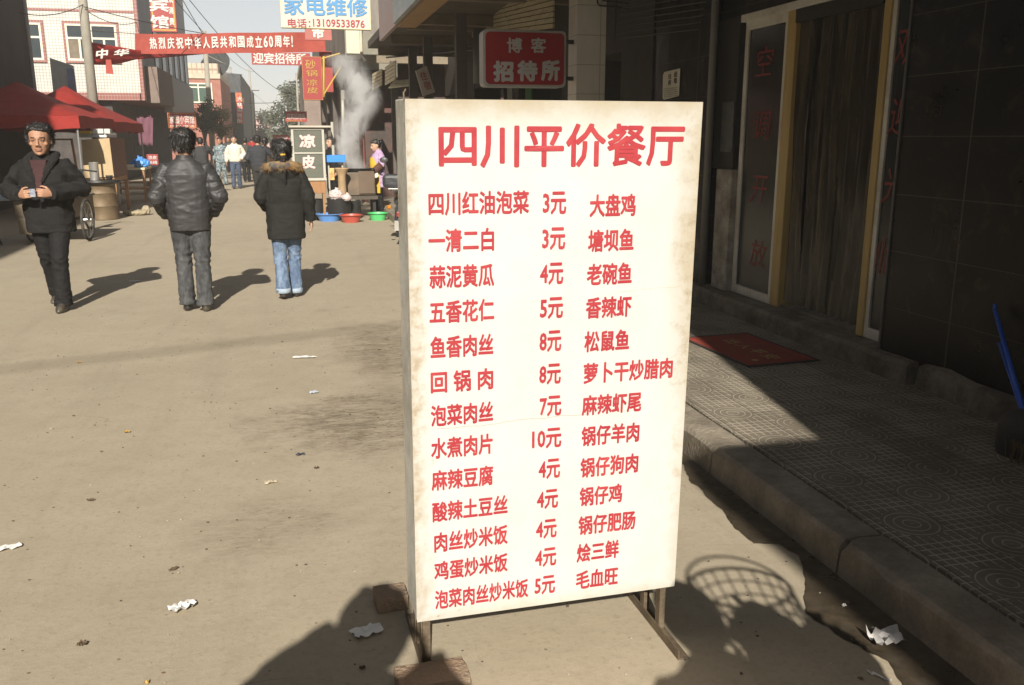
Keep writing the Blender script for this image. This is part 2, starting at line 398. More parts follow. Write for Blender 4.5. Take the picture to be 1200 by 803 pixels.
def line(mb, txt, xl, xr, yc, h, xm=None, bold=.030, sp=1.0, dy=0):
    u0, v0 = uv(xl, yc + dy); u1, v1 = uv(xr, yc - dy); v = uv((xl + xr) / 2 if xm is None else xm, yc)[1]
    vs, fs = glyphs(txt, bold, sp)
    mb.add([bl(u0 + (u1 - u0) * x, -.0071 - k * 5e-5 + bulge(u0 + (u1 - u0) * x, v - h / 2 + h * z), v - h / 2 + h * z) for x, z, k in vs], fs)
dishes = [('四川红油泡菜', 502, 620, 238, '3元', 636, 663.5, 238, '大盘鸡', 690.6, 745, 240.6),
 ('一清二白', 502, 579, 281.5, '3元', 635, 662, 279.6, '塘坝鱼', 688.8, 742.8, 281.6),
 ('蒜泥黄瓜', 503, 579, 323.5, '4元', 632.5, 660, 320.7, '老碗鱼', 687.6, 740.6, 321),
 ('五香花仁', 503, 579, 364.5, '5元', 632.5, 660, 361, '香辣虾', 686.6, 740, 360),
 ('鱼香肉丝', 504, 578, 405.5, '8元', 632, 658, 400, '松鼠鱼', 685, 737.5, 399.4),
 ('回 锅 肉', 504.5, 578, 446, '8元', 632, 657.5, 438.7, '萝卜干炒腊肉', 684, 788, 434.5),
 ('泡菜肉丝', 504.7, 578, 485, '7元', 632.6, 658, 476.2, '麻辣虾尾', 682, 751.4, 473),
 ('水煮肉片', 505, 577.5, 523, '10元', 623.4, 658, 514, '锅仔羊肉', 681.4, 749, 509),
 ('麻辣豆腐', 505.6, 578, 560.3, '4元', 631, 656.4, 549.5, '锅仔狗肉', 680, 747.7, 545.4),
 ('酸辣土豆丝', 506.3, 595, 595.8, '4元', 629, 654, 585, '锅仔鸡', 679, 729, 580),
 ('肉丝炒米饭', 508.5, 595, 631, '4元', 628, 652.4, 620, '锅仔肥肠', 677.7, 744.3, 612.6),
 ('鸡蛋炒米饭', 508.5, 595, 664, '4元', 627, 652, 653.3, '烩三鲜', 675.8, 725, 645.6),
 ('泡菜肉丝炒米饭', 509.4, 619, 696, '5元', 626.5, 650.6, 685.7, '毛血旺', 675, 724, 677.2)]
mb = MB(); line(mb, '四川平价餐厅', 514, 802, 170.5, .122, bold=.023)
mb.build('title_lettering', redpaint, board)
for a in dishes:
    one = a[0].startswith('一')
    mb = MB(); line(mb, a[0], a[1], a[2], a[3], .0665); mb.build('dish_name', redpaint, board)
    mb = MB(); line(mb, a[4], a[5], a[6], a[7], .0655); mb.build('price', redpaint, board)
    mb = MB(); line(mb, a[8], a[9], a[10], a[11], .0665, bold=.032)
    mb.build('dish_name', redpaint, board)

# two broken bricks that hold the board's foot bar down
brick = M('worn brown brick', (.33, .215, .135), .9, .3, 8, .8, 60, dirt=(.22, .18, .13), da=.7, dsc=9, bd=.02)
def rock(name, pts, label, cat, amp=.008):
    mb = MB()
    (x0, y0, z0), (x1, y1, z1), rz = pts
    c = Vector(((x0 + x1) / 2, (y0 + y1) / 2, 0)); n = 9; vs = []
    def grid(f):
        idx = len(vs)
        for j in range(n + 1):
            for i in range(n + 1): vs.append(f(i / n, j / n))
        return [(idx + j * (n + 1) + i, idx + j * (n + 1) + i + 1, idx + (j + 1) * (n + 1) + i + 1, idx + (j + 1) * (n + 1) + i) for j in range(n) for i in range(n)]
    L, W, H = x1 - x0, y1 - y0, z1 - z0; fs = []
    for f in (lambda a, b: (a * L, b * W, H), lambda a, b: (a * L, 0, b * H), lambda a, b: (L, a * W, b * H), lambda a, b: (L - a * L, W, b * H), lambda a, b: (0, W - a * W, b * H)): fs += grid(f)
    out = []
    for q in vs:
        q = Vector(q); r = (q - Vector((L / 2, W / 2, H / 2))); k = max(abs(r.x) / (L / 2) + abs(r.y) / (W / 2), abs(r.z) / (H / 2) + max(abs(r.x) / (L / 2), abs(r.y) / (W / 2)))
        r *= 1 - .05 * max(0, k - 1.55) * 2
        d = noise.noise(q * 22) * amp + noise.noise(q * 60) * amp * .4
        q2 = r * (1 + d * 6) if q.z > .001 else r
        q2 = Matrix.Rotation(rz, 3, 'Z') @ Vector((q2.x, q2.y, 0)) + Vector((0, 0, q2.z + H / 2))
        out.append(c + q2)
    mb.add(out, fs); return solo(mb, name, brick, label, cat, smooth='angle', ang=50)
q0, q1, q2 = g(441, 720), g(481, 722), g(452, 684, .058)
rock('brick', ((q0.x, q0.y, 0), (q1.x, q2.y, .058), R(3)), 'brown brick lying on the board\'s left foot bar, half in shadow', 'brick')
q0, q1, q2 = g(466, 803, .05), g(556, 803, .05), g(480, 777, .05)
rock('brick', ((q0.x, q0.y - .02, 0), (q1.x, q2.y, .05), R(2)), 'dusty flat brick in front of the board\'s left leg', 'brick')

# ================================================================== near right shop front
FX = 3.75
def granite():
    m, b = new('polished dark granite', .28); p = pos(True); x, y, z = xyz(p)
    v = noi(p, 3.2, 7, .7, 1.5); f = noi(p, 60, 3)
    c = mixc(ramp(v, .56, .66), (.006, .0055, .005), (.030, .022, .013)); c = mixc(ramp(f, .6, .75) * .4, c, (.03, .025, .02))
    jz = ab(fr((z - .218) / .359) - .5); jy = ab(fr((y - .02) / .72) - .5)
    j = ramp(mx(jz, jy), .490, .496)
    c = mixc(j, c, (.07, .056, .042))
    c = mixc(ramp(noi(p, 5, 5, .7), .55, .75) * ramp(z, 1.0, .2) * .5, c, (.06, .05, .038))
    b.inputs['Specular IOR Level'].default_value = .25
    fin(b, c, ramp(noi(p, 4, 5), .3, .8) * .3 + .24, bump(j * -1 + f * .03, .3, .004)); return m
GR = granite()
rough_cem = M('rough grey cement', (.25, .215, .165), .9, .35, 5, .8, 40, dirt=(.05, .04, .03), da=.6, dsc=3, bd=.02)
alum = M('dull aluminium frame', (.72, .70, .63), .45, .15, 6, .1, 60, metal=.1, dirt=(.2, .17, .12), da=.4)
yel = M('yellowed pine jamb', (.50, .36, .13), .55, .25, 3, .2, 40, stretch=(6, 6, .6))
black = M('sooty black trim', (.018, .016, .014), .5, .3, 6, .2)
shop = thing('shop_building', 'dark granite shop front with aluminium door frame and plastic strip curtain', 'shop', (4.4, 5.9, .14))
def S_(mb, n, m, par=None, **k): return mb.build(n, m, par or shop, w=True, **k)
mb = MB(); mb.bx(FX, 4.1, -4, 4.93, .14, 6.2); S_(mb, 'granite_wall', GR)
mb = MB(); mb.bx(FX + .02, 4.1, 7.66, 8.98, .14, 6.2); S_(mb, 'granite_wall', GR)
mb = MB(); mb.bx(FX + .1, 4.1, 4.935, 7.655, 2.66, 6.2); S_(mb, 'lintel_wall', GR)
# rough plinth along the foot of the granite and the door step
mb = MB(); n = 40
poly = []
for i in range(n + 1):
    yy = -4 + (4.5 + 4) * i / n; poly.append((yy, .07 + .03 * noise.noise((yy * 3, 0, 0)), .13 + .035 * noise.noise((yy * 2.2, 5, 0))))
vs = [];
for yy, d, h in poly: vs += [(FX + .02, yy, .14), (FX - d, yy, .14), (FX - d + .02, yy, .14 + h), (FX + .02, yy, .14 + h + .02)]
mb.add(vs, [(4 * i + k, 4 * i + k + 1, 4 * i + k + 5, 4 * i + k + 4) for i in range(n) for k in range(3)] + [(4 * n, 4 * n + 1, 4 * n + 2, 4 * n + 3)])
S_(mb, 'plinth', rough_cem)
mb = MB(); n = 30; vs = []
for i in range(n + 1):
    yy = 4.56 + 4.4 * i / n; q = noise.noise((yy * 4, 1, 0)) * .012; vs += [(3.66 + q, yy, .13), (3.66 + q * 1.4, yy, .255 + q), (3.685 + q, yy, .28 + q * .6), (4.2, yy, .285)]
mb.add(vs, [(4 * i + k, 4 * i + k + 1, 4 * i + k + 5, 4 * i + k + 4) for i in range(n) for k in range(3)] + [(0, 3, 2, 1)])
S_(mb, 'door_step', rough_cem)
# door set
DX = 3.85
door = MB().bx(DX, DX + .05, 6.53, 6.575, .285, 2.6).bx(DX, DX + .05, 7.15, 7.21, .285, 2.6).bx(DX - .002, DX + .052, 6.575, 7.15, .285, .36).bx(DX - .002, DX + .052, 6.575, 7.15, 2.53, 2.60)
door.bx(DX - .03, DX + .06, 4.9, 7.25, 2.6, 2.66)
f1 = S_(door, 'door_frame', alum, bevel=.004)
S_(MB().bx(DX + .015, DX + .022, 6.576, 7.149, .361, 2.529), 'glass_panel', glass('dusty dark shop glass', (.03, .034, .032), .1, .75))
f2 = S_(MB().bx(DX, DX + .05, 5.225, 5.27, .285, 2.6).bx(DX, DX + .05, 4.96, 5.0, .285, 2.6).bx(DX - .002, DX + .052, 5.0, 5.225, .285, .36).bx(DX - .002, DX + .052, 5.0, 5.225, 2.53, 2.598), 'door_frame', alum, bevel=.004)
S_(MB().bx(DX + .015, DX + .022, 5.001, 5.224, .361, 2.529), 'glass_panel', glass('dusty dark shop glass'))
S_(MB().bx(DX - .01, DX + .06, 6.40, 6.527, .285, 2.598).bx(DX + .06, DX + .13, 6.41, 6.5, .285, 2.598), 'door_jamb', yel, bevel=.006)
S_(MB().bx(DX - .01, DX + .06, 5.273, 5.345, .285, 2.598), 'door_jamb', yel, bevel=.006)
S_(MB().bx(FX - .01, FX + .06, 4.935, 4.957, .2, 2.66), 'corner_post', M('grey steel corner post', (.085, .08, .075), .5, .2), bevel=.004)
# clear plastic strip curtain, brown with age, hanging in folds, highlight streaks put into the colour
cur, b = new('yellowed strip curtain with painted highlights', .22); p = pos(True)
fin(b, mixc(ramp(noi(scl(p, 1, 7, .5), 3, 5), .35, .7), (.02, .016, .011), (.125, .098, .062)), .2, bump(noi(scl(p, 1, 9, .6), 4, 4), .5, .02)); b.inputs['Alpha'].default_value = .88
for k in range(5):
    y0 = 5.36 + k * .208; mb = MB(); cols = 12; rows = 24; vs = []
    for j in range(rows + 1):
        z = .34 + (2.6 - .34) * j / rows
        for i in range(cols + 1):
            yy = y0 + .225 * i / cols; vs.append((DX + .035 + .012 * (k % 2) + .022 * math.sin(i * 1.1 + k * 2 + z * 1.3) * (1 - .3 * j / rows) + .02 * noise.noise((yy * 5, z * 1.5, k)), yy + .012 * math.sin(z * 3 + k), z))
    mb.add(vs, [(j * (cols + 1) + i, j * (cols + 1) + i + 1, (j + 1) * (cols + 1) + i + 1, (j + 1) * (cols + 1) + i) for j in range(rows) for i in range(cols)])
    S_(mb, 'curtain_strip', cur, smooth=True)
S_(MB().bx(DX - .02, DX + .03, 5.35, 6.4, 2.50, 2.598), 'curtain_rail', black)
S_(MB().bx(DX + .02, DX + .05, 5.35, 6.4, .285, .31), 'door_sill', rough_cem)
# dim interior
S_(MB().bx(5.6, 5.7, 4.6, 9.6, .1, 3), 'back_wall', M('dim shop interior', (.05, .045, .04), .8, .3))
# red brushed characters on the door glass
rc = M('red film characters', (.22, .014, .01), .5, .2)
for i, ch in enumerate('空调开放'):
    mb = MB(); a = atx(893 - i * 3.2 + (2 if i == 3 else 0), 72 + i * 75.0, DX); write(mb, ch, (DX + .012, a.y + .13, a.z - .115), (0, -.26, 0), (0, 0, .23), .0, slant=.14); S_(mb, 'glass_character', rc, f1)
for i, ch in enumerate('欢迎光临'):
    mb = MB(); a = atx(1063 - i * 8, 52 + i * 83.0, DX); write(mb, ch, (DX + .012, 5.118 + .112, a.z - .125), (0, -.22, 0), (0, 0, .25), .0, slant=.14); S_(mb, 'glass_character', rc, f2)
# plaster patch, dark board above it, pale pipe
pl_ = M('flaking grey plaster', (.44, .41, .36), .9, .3, 6, .6, 40, dirt=(.12, .10, .075), da=.7, dsc=5, bd=.02)
S_(MB().bx(FX + .04, 4.1, 7.21, 7.5, .285, 1.37), 'plaster_pier', pl_, bevel=.01)
S_(MB().bx(FX + .07, 4.1, 7.255, 7.655, 1.372, 2.658), 'dark_pier', M('blackened pier', (.02, .018, .016), .6, .4))
S_(MB().tube([(FX - .0, 7.60, .285), (FX + .0, 7.60, 6)], .035, 10), 'drain_pipe', M('dull grey pipe', (.16, .155, .145), .5, .2), smooth=True)
mb = MB(); mb.bx(FX + .055, FX + .066, 7.26, 7.48, 1.52, 1.95); S_(mb, 'picture_panel', M('dark blue faded picture', (.035, .055, .07), .4, .6, 9, .1, dirt=(.10, .09, .07), da=.6, dsc=12))
mb = MB()                                        # roof slab and the wire rack over the neighbour's window
mb.bx(2.3, 4.1, -4, 9, 3.35, 3.5); mb.bx(1.64, 2.298, 5.6, 8.18, 3.35, 3.5); S_(mb, 'canopy_shade_slab', M('sooty concrete soffit', (.10, .085, .065), .9, .3))  # outer piece added out of view to block stray sun
mb = MB()
for k in range(9): mb.tube([(3.3 - 0 * k, 8.9 - .03 * k, 2.62 + k * .055), (FX, 7.9 - .03 * k, 2.62 + k * .055)], .007, 6)
for q in ((3.3, 8.9), (3.52, 8.42)): mb.tube([(q[0], q[1], 2.6), (q[0], q[1], 3.1)], .009, 6)
S_(mb, 'wire_rack', M('rusty wire', (.05, .045, .04), .5, .3, metal=.4))
# notice pasted on the granite
pn = thing('paper_notice', 'small white rental notice with lines of black print pasted on dark granite', 'notice', (FX + .012, 8.52, 2.03))
mb = MB(); mb.add([(-.0, .2, .01), (-.004, .16, -.012), (0, -.2, .012), (-.006, -.215, .27), (0, .18, .262), (0, .21, .235)], [(0, 5, 4, 3, 2, 1)]); paper = M('yellowing paper', (.72, .69, .60), .8, .15)
mb.build('sheet', paper, pn)
mb = MB(); ink = M('black print', (.05, .048, .045), .7, .2)
for i, ch in enumerate('出租'): write(mb, ch, (-.008, -.08, .195 - .06 * i), (0, -.075, 0), (0, 0, .052), .03)
for i, ch in enumerate('住房'): write(mb, ch, (-.008, .06, .185 - .06 * i), (0, -.075, 0), (0, 0, .05), .02)
for r in range(5): write(mb, '电话出租住房招租', (-.008, .17 - .006 * r, .088 - r * .019), (0, -.34 + .02 * (r % 2), 0), (0, 0, .011), 0)
mb.build('lettering', ink, pn)

# door mat, broom and the dark lump at its foot
matm, b = new('worn red rubber mat', .9); p = pos(True)
fin(b, mixc(ramp(noi(p, 9, 6, .7), .35, .7), (.20, .026, .014), (.33, .045, .022)), .9, bump(noi(p, 160, 3), .7, .006))
mat = thing('door_mat', 'worn red door mat with pale characters on the pavement below the door', 'mat', (3.18, 5.66, .14), R(4))
MB().bx(-.265, .265, -.435, .435, .003, .013).build('mat_pad', matm, mat, bevel=.005)
mb = MB()
for xx0, xx1, yy0, yy1 in ((-.285, -.27, -.46, .46), (.27, .285, -.46, .46), (-.27, .27, -.46, -.44), (-.27, .27, .44, .46)): mb.bx(xx0, xx1, yy0, yy1, .002, .012)
mb.build('rubber_border', M('black rubber edge', (.03, .026, .022), .8, .2), mat)
mb = MB()
for i, ch in enumerate('出入平安'): write(mb, ch, (-.055, .27 - i * .165, .0145), (0, -.12, 0), (.12, 0, 0), .008)
mb.ell((-.15, -.33, .014), (.025, .025, .002))
mb.build('lettering', M('worn yellow print', (.42, .27, .10), .9, .3), mat)
blue = M('bright blue plastic', (.03, .12, .62), .4, .15)
br = thing('broom', 'blue handled broom leaning on the dark granite wall at the right edge', 'broom', (3.42, 3.32, .14))
a, b_ = atx(1166, 363, 3.70), Vector((3.38, 3.28, .22))
MB().tube([a, b_], .012, 8).build('handle', blue, br, w=True, smooth=True)
MB().tube([a + Vector((0, 0, .004)), a + Vector((.0, .008, .03))], .009, 8).build('hang_loop', blue, br, w=True)
a2 = atx(1173, 402, 3.68)
MB().tube([a2, a2.lerp(b_ + Vector((-.03, -.05, 0)), .9)], [.018, .016], 8, sq=.5).build('dustpan_handle', blue, br, w=True, smooth=True)
mb = MB(); 
for k in range(60): q = Vector((3.38 + random.uniform(-.12, .12), 3.28 + random.uniform(-.05, .05), .24)); mb.tube([q, q + Vector((random.uniform(-.02, .02), random.uniform(-.02, .02), -.095))], .003, 4)
mb.build('bristles', M('dull straw bristles', (.14, .10, .05), .9, .3), br, w=True)
lump = g(1183, 535, .14)
mb = MB(); mb.lathe([(0, .22), (.04, .218), (.085, .195), (.108, .155), (.116, .10), (.112, .03), (.108, 0)], (lump.x + .08, lump.y + .02, .14), 22, wob=.02)
solo(mb, 'bollard', M('dark rubbed stone', (.055, .048, .04), .75, .3, 6, .4), 'dark round topped stone stub on the pavement at the right edge', 'bollard', smooth=True)
# ================================================================== right side of the street, farther off
wt = M('white wall tile', (.50, .47, .42), .4, .12, 5, .1, dirt=(.25, .21, .15), da=.35)
def tiled(name, c, line, tx, tz, lw=.06, rough=.4, var=.12, axis='xz'):
    if name in MC: return MC[name]
    m, b = new(name, rough); p = pos(True); x, y, z = xyz(p); u = {'xz': x, 'yz': y}[axis]
    j = mx(ab(fr(u / tx) - .5), ab(fr(z / tz) - .5)); n = noi(p, 1.3, 5, .65)
    k = vor(scl(p, 1 / tx, 1 / tx, 1 / tz), 1)
    cc = mixc(ramp(n, .3, .7), tuple(q * (1 - var) for q in c), tuple(min(1, q * (1 + var)) for q in c))
    cc = mixc(ramp(noi(scl(p, 1, 1, .15), 2.5, 5), .5, .75) * .35, cc, tuple(q * .62 for q in c))
    fin(b, mixc(ramp(j, .5 - lw, .5 - lw * .6) * .8, cc, line), rough); MC[name] = m; return m
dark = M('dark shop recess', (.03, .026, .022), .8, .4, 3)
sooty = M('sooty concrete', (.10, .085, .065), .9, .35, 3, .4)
colm = thing('tiled_pillar', 'pale tiled square pillar behind the red hostel sign', 'pillar', (3.2, 9.5, .14))
MB().bx(-.16, .16, -.15, .15, 0, 3.2).build('shaft', tiled('grey white pillar tile', (.66, .63, .56), (.2, .18, .15), .33, .30, .012), colm)
mb = MB(); mb.tube([(.05, -.17, 3.1), (.05, -.17, 2.88), (.075, -.17, 2.855), (.4, -.17, 2.84)], .008, 6); mb.tube([(.09, -.17, 3.1), (.09, -.17, 2.93), (.11, -.17, 2.905), (.4, -.17, 2.89)], .008, 6)
mb.build('cable', black, colm)
rb = thing('market_building', 'dark row of shops with a deep overhanging upper floor along the right side', 'building', (3.7, 15, 0))
def B_(mb, n, m, par=None, **k): return mb.build(n, m, par or rb, w=True, **k)
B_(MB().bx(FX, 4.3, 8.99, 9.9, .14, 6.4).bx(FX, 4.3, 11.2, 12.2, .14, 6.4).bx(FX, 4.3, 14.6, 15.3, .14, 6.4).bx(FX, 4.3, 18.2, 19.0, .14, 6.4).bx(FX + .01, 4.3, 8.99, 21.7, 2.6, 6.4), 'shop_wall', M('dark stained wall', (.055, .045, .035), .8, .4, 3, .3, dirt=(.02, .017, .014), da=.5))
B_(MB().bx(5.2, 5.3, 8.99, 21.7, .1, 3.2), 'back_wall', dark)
fas = M('faded fascia panel', (.34, .33, .32), .6, .18, 1.2, .1, dirt=(.42, .22, .19), da=.75, dsc=.5)
B_(MB().bx(1.70, 1.76, 13.72, 16.5, 3.30, 4.9), 'fascia', fas)
B_(MB().bx(1.62, 1.68, 8.2, 13.70, 3.27, 4.9), 'fascia', M('grey blue fascia', (.29, .33, .35), .6, .2, 1.5, .1, dirt=(.5, .5, .47), da=.5, dsc=2.5, stretch=(1, .5, 2)))
B_(MB().bx(1.681, 1.95, 8.2, 13.70, 3.22, 3.29), 'edge_beam', M('brown painted beam', (.36, .22, .10), .7, .2))
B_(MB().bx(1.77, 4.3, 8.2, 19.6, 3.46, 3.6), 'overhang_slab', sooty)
for k, yy in enumerate((9.4, 11.4, 13.9, 14.6, 16.9, 19.2, 21.2)): B_(MB().bx(1.95, FX, yy, yy + .13, 3.3, 3.455), 'ceiling_beam', M('dusty ceiling beam', (.20, .16, .11), .85, .3))
B_(MB().tube([(2.2, 20, 3.32), (3.3, 12.5, 2.9)], .02, 6), 'conduit', black)
for yy in (12.6, 15.6, 17.5, 20.6): B_(MB().bx(2.35, 2.5, yy, yy + .14, .14, 3.3), 'porch_post', M('dark porch post', (.09, .075, .06), .7, .3))
# rolled slatted awnings
slat = M('yellowed slats', (.62, .54, .34), .6, .25, 3, .2, stretch=(4, 1, 8), dirt=(.15, .12, .08), da=.5)
def slats(A, B, C, D, n, name='slatted_awning', mat=slat):
    A, B, C, D = map(Vector, (A, B, C, D)); mb = MB()
    for k in range(n):
        t0, t1 = k / n, (k + .8) / n
        a, b_, c, d = A.lerp(B, t0), A.lerp(B, t1), D.lerp(C, t1), D.lerp(C, t0)
        nr = (b_ - a).cross(d - a).normalized() * .02
        mb.prism([a, b_, c, d], nr)
    return B_(mb, name, mat)
slats(atx(553, 44, 3.3), atx(553, 8, 3.3), atx(648, -28, 2.95), atx(648, 33, 2.95), 9)
slats(aty(451, 100, 19.6), aty(451, 78, 19.6), aty(463, 70, 18.6), aty(463, 93, 18.6), 5)
slats(aty(436, 106, 21), aty(436, 86, 21), aty(447, 80, 20), aty(447, 100, 20), 5)
slats(aty(455, 103, 19.2), aty(462, 94, 19.4), aty(484, 92, 18.3), aty(480, 100, 18.1), 3)
for px_, y_, h_, c in ((520, 16.5, 2.2, 0), (536, 15.7, 2.5, 1), (548, 15, 2.2, 0), (600, 12.6, 1.9, 2), (622, 12.0, 1.9, 3), (585, 13, 1.9, 0)):
    a = atx(px_, 110, 3.72)
    B_(MB().bx(FX - .03, FX, a.y, a.y + .34, .2, 2.3 + .1 * c), 'door_leaf', [M('dark steel door', (.07, .065, .06), .5, .3), M('brown wooden door', (.11, .07, .045), .6, .3), M('pale blind', (.22, .21, .18), .7, .2), M('green door curtain', (.05, .16, .045), .8, .3)][c])
# ac box and pipe high on the wall
B_(MB().bx(3.2, 3.7, 13.2, 13.9, 2.75, 3.25), 'air_conditioner', M('dirty cream casing', (.24, .21, .16), .6, .2), bevel=.02)
B_(MB().tube([(2.9, 13.8, 3.25), (2.9, 13.8, 2.45)], .07, 12), 'vent_pipe', M('dull grey pipe', (.16, .155, .145)), smooth=True)
# building beyond
rc_ = thing('far_right_building', 'grey brown building with an overhanging floor beyond the repair sign', 'building', (3, 30, 0))
def C_(mb, n, m, par=None, **k): return mb.build(n, m, par or rc_, w=True, **k)
gb = M('grey brown wall', (.23, .205, .175), .85, .2, 2, .3, stretch=(1, .6, .25), dirt=(.13, .115, .095), da=.5)
C_(MB().bx(1.46, 6, 22, 46, 3.42, 8.0), 'upper_floor', gb)
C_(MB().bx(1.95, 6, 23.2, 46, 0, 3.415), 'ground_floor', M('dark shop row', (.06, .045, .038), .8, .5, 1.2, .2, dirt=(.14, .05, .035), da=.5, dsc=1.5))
C_(MB().bx(1.48, 1.80, 21.88, 21.995, 3.44, 5.5), 'end_panel', M('cream painted panel', (.50, .46, .36), .6, .12))
C_(MB().bx(1.83, 2.55, 21.9, 21.995, 3.2, 4.0), 'end_panel', M('dull olive panel', (.20, .185, .14), .7, .2))
C_(MB().tube([(1.82, 21.85, 5.5), (1.82, 21.85, 3.5), (1.9, 21.8, 3.38)], .035, 8), 'drain_pipe', M('cream pipe', (.5, .45, .33)))
for k, (yy, c) in enumerate(((23.5, 0), (25.6, 1), (28, 0), (31, 1), (35, 0))):
    C_(MB().bx(1.89, 1.945, yy, yy + 1.1, 0, 2.4), 'shop_door', M(('red', 'grey')[c] + ' shop door', ((.16, .04, .03), (.17, .16, .15))[c], .6, .3))
for yy in (22.6, 27, 31.5, 36, 41): C_(MB().bx(1.6, 1.75, yy, yy + .15, 0, 3.415), 'porch_post', M('dark porch post', (.09, .075, .06)))

rd_ = thing('corner_shop', 'plain brown shop at the right of the gap beyond the overhanging building', 'building', (4, 54, 0))
MB().bx(1.0, 7, 48, 60, 0, 5.2).build('wall', M('brown grey shop wall', (.22, .17, .14), .85, .25, 1.5, .2), rd_, w=True)
MB().bx(.9, 7.1, 47.9, 60.1, 5.21, 5.5).build('roof_edge', M('pale roof edge', (.5, .46, .4)), rd_, w=True)
for k in range(3): MB().bx(.95, .995, 49 + k * 3.4, 51 + k * 3.4, .1, 2.6).build('shop_door', M('grey shop door', (.17, .16, .15)), rd_, w=True)
# unseen building and slab behind the camera, shaped to shade pavement and gutter
wing = thing('unseen_corner_building', 'unseen tall building behind the camera, shaped so its edge shades the pavement', 'building', (4, -5, 0))
MB().bx(1.72, 12, -9, -1, 0, 9.5).build('wall', M('plain render', (.3, .27, .22), .9), wing, w=True)
MB().bx(.62, 1.70, -8.5, -3.3, 4.5, 4.75).build('balcony', M('plain render', (.3, .27, .22)), wing, w=True)  # unseen slab added for its shadow along the gutter

# ================================================================== left side of the street
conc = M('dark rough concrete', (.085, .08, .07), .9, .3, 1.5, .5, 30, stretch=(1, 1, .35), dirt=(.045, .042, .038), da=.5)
ld = thing('concrete_building', 'tall dark unlit concrete building at the left edge', 'building', (-8, 18, 0))
MB().bx(-14, -6.5, 14, 27.1, 0, 5.9).bx(-14, -6.52, -40, 13.98, 0, 9.5).build('wall', conc, ld, w=True)  # nearer block, out of view, raised to cut the sky fill
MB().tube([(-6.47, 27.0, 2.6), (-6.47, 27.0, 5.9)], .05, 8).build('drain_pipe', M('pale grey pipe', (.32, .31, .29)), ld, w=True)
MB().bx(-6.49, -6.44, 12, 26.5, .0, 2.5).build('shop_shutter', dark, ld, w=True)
# white tiled hotel
LX, LY = -4.95, 36
lh = thing('tiled_building', 'white tiled building with red trim and sliding windows behind the utility pole', 'building', (-8, 40, 0))
def L_(mb, n, m, par=None, **k): return mb.build(n, m, par or lh, w=True, **k)
wtile = tiled('white facade tile', (.56, .54, .48), (.20, .18, .15), .105, .105, .10)
rtile = tiled('red trim tile', (.25, .085, .07), (.36, .30, .26), .10, .13, .07)
L_(MB().bx(-14, LX - .131, LY, 53, 3.22, 10.5), 'wall', wtile)
L_(MB().bx(-14, LX - .17, LY - .03, LY + 17, 2.96, 3.218), 'trim_band', rtile); L_(MB().bx(-14, LX - .131, LY - .02, LY - .001, 5.99, 6.07), 'trim_band', rtile)
L_(MB().bx(LX - .13, LX, LY - .03, LY + .2, 2.96, 10.5), 'corner_trim', rtile)
L_(MB().bx(LX - .169, LX - .02, LY + .21, 53, 3.0, 10.5), 'side_wall', M('grey side cladding', (.33, .325, .32), .7, .2, 1.2, .2, stretch=(1, 3, .4)))
for k in range(6): L_(MB().bx(LX - .03, LX + .02, LY + 3.6 + k * 2.3, LY + 4.6 + k * 2.3, 4.4, 5.9), 'side_window', glass('dark side window', (.03, .03, .035), .2, 1))
L_(MB().bx(LX - .01, LX + .42, LY + .6, LY + 5.2, 2.9, 4.2), 'balcony', M('brown balcony panel', (.19, .14, .115), .8, .25))
L_(MB().bx(LX - .01, LX + .32, LY + 5.4, LY + 15, 2.7, 4.15), 'balcony', M('grey balcony slats', (.36, .35, .34), .7, .2, stretch=(1, 5, .3)))
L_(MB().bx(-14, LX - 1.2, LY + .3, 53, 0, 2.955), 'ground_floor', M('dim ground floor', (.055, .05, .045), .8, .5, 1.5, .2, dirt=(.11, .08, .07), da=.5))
wf = M('cream window frame', (.62, .58, .46), .5, .12); wg = glass('blue grey window glass', (.045, .055, .06), .08, 1)
wg2 = M('brown curtain behind glass', (.17, .135, .095), .3, .3)
def winL(x0, x1, z0, z1, n, g_=.085):
    fr_ = L_(MB().bx(x0 - g_, x1 + g_, LY - .05, LY - .001, z1, z1 + g_).bx(x0 - g_, x1 + g_, LY - .05, LY - .001, z0 - g_, z0).bx(x0 - g_, x0, LY - .05, LY - .001, z0, z1).bx(x1, x1 + g_, LY - .05, LY - .001, z0, z1), 'window_surround', rtile)
    mb = MB(); t = .07; zt = z0 + (z1 - z0) * .64
    for z in (z0, zt - t, z1 - t): mb.bx(x0, x1, LY - .04, LY - .003, z, z + t)
    for i in range(n + 1):
        xx = x0 + (x1 - x0 - t) * i / n; mb.bx(xx, xx + t, LY - .038, LY - .004, z0 + t, zt - t)
    for i in (0, n // 2, n): xx = x0 + (x1 - x0 - t) * i / n; mb.bx(xx, xx + t, LY - .038, LY - .004, zt, z1 - t)
    f = L_(mb, 'window_frame', wf)
    L_(MB().bx(x0, x1, LY - .018, LY - .008, zt, z1 - t), 'pane', wg, f)
    for i in range(n): L_(MB().bx(x0 + (x1 - x0) * i / n, x0 + (x1 - x0) * (i + 1) / n, LY - .018 - .001 * (i % 2), LY - .008, z0 + t, zt), 'pane', wg2 if i in (0,) and n > 2 else wg, f)
winL(-7.42, -5.72, 4.32, 5.58, 4); winL(-9.6, -8.2, 4.32, 5.58, 2)
mb = MB()                                        # a few loose grey boards under the left window
a = aty(58, 68, 30); b_ = aty(90, 80, 30)
gs = thing('tilted_panel', 'weathered blank grey signboard hanging askew left of the utility pole', 'signboard', a)
MB().prism([aty(58, 68, 30), aty(85, 77, 29.2), aty(89, 110, 29.2), aty(63, 114, 30)], (.02, .06, 0)).build('board', M('weathered grey board', (.30, .30, .29), .7, .2), gs, w=True)
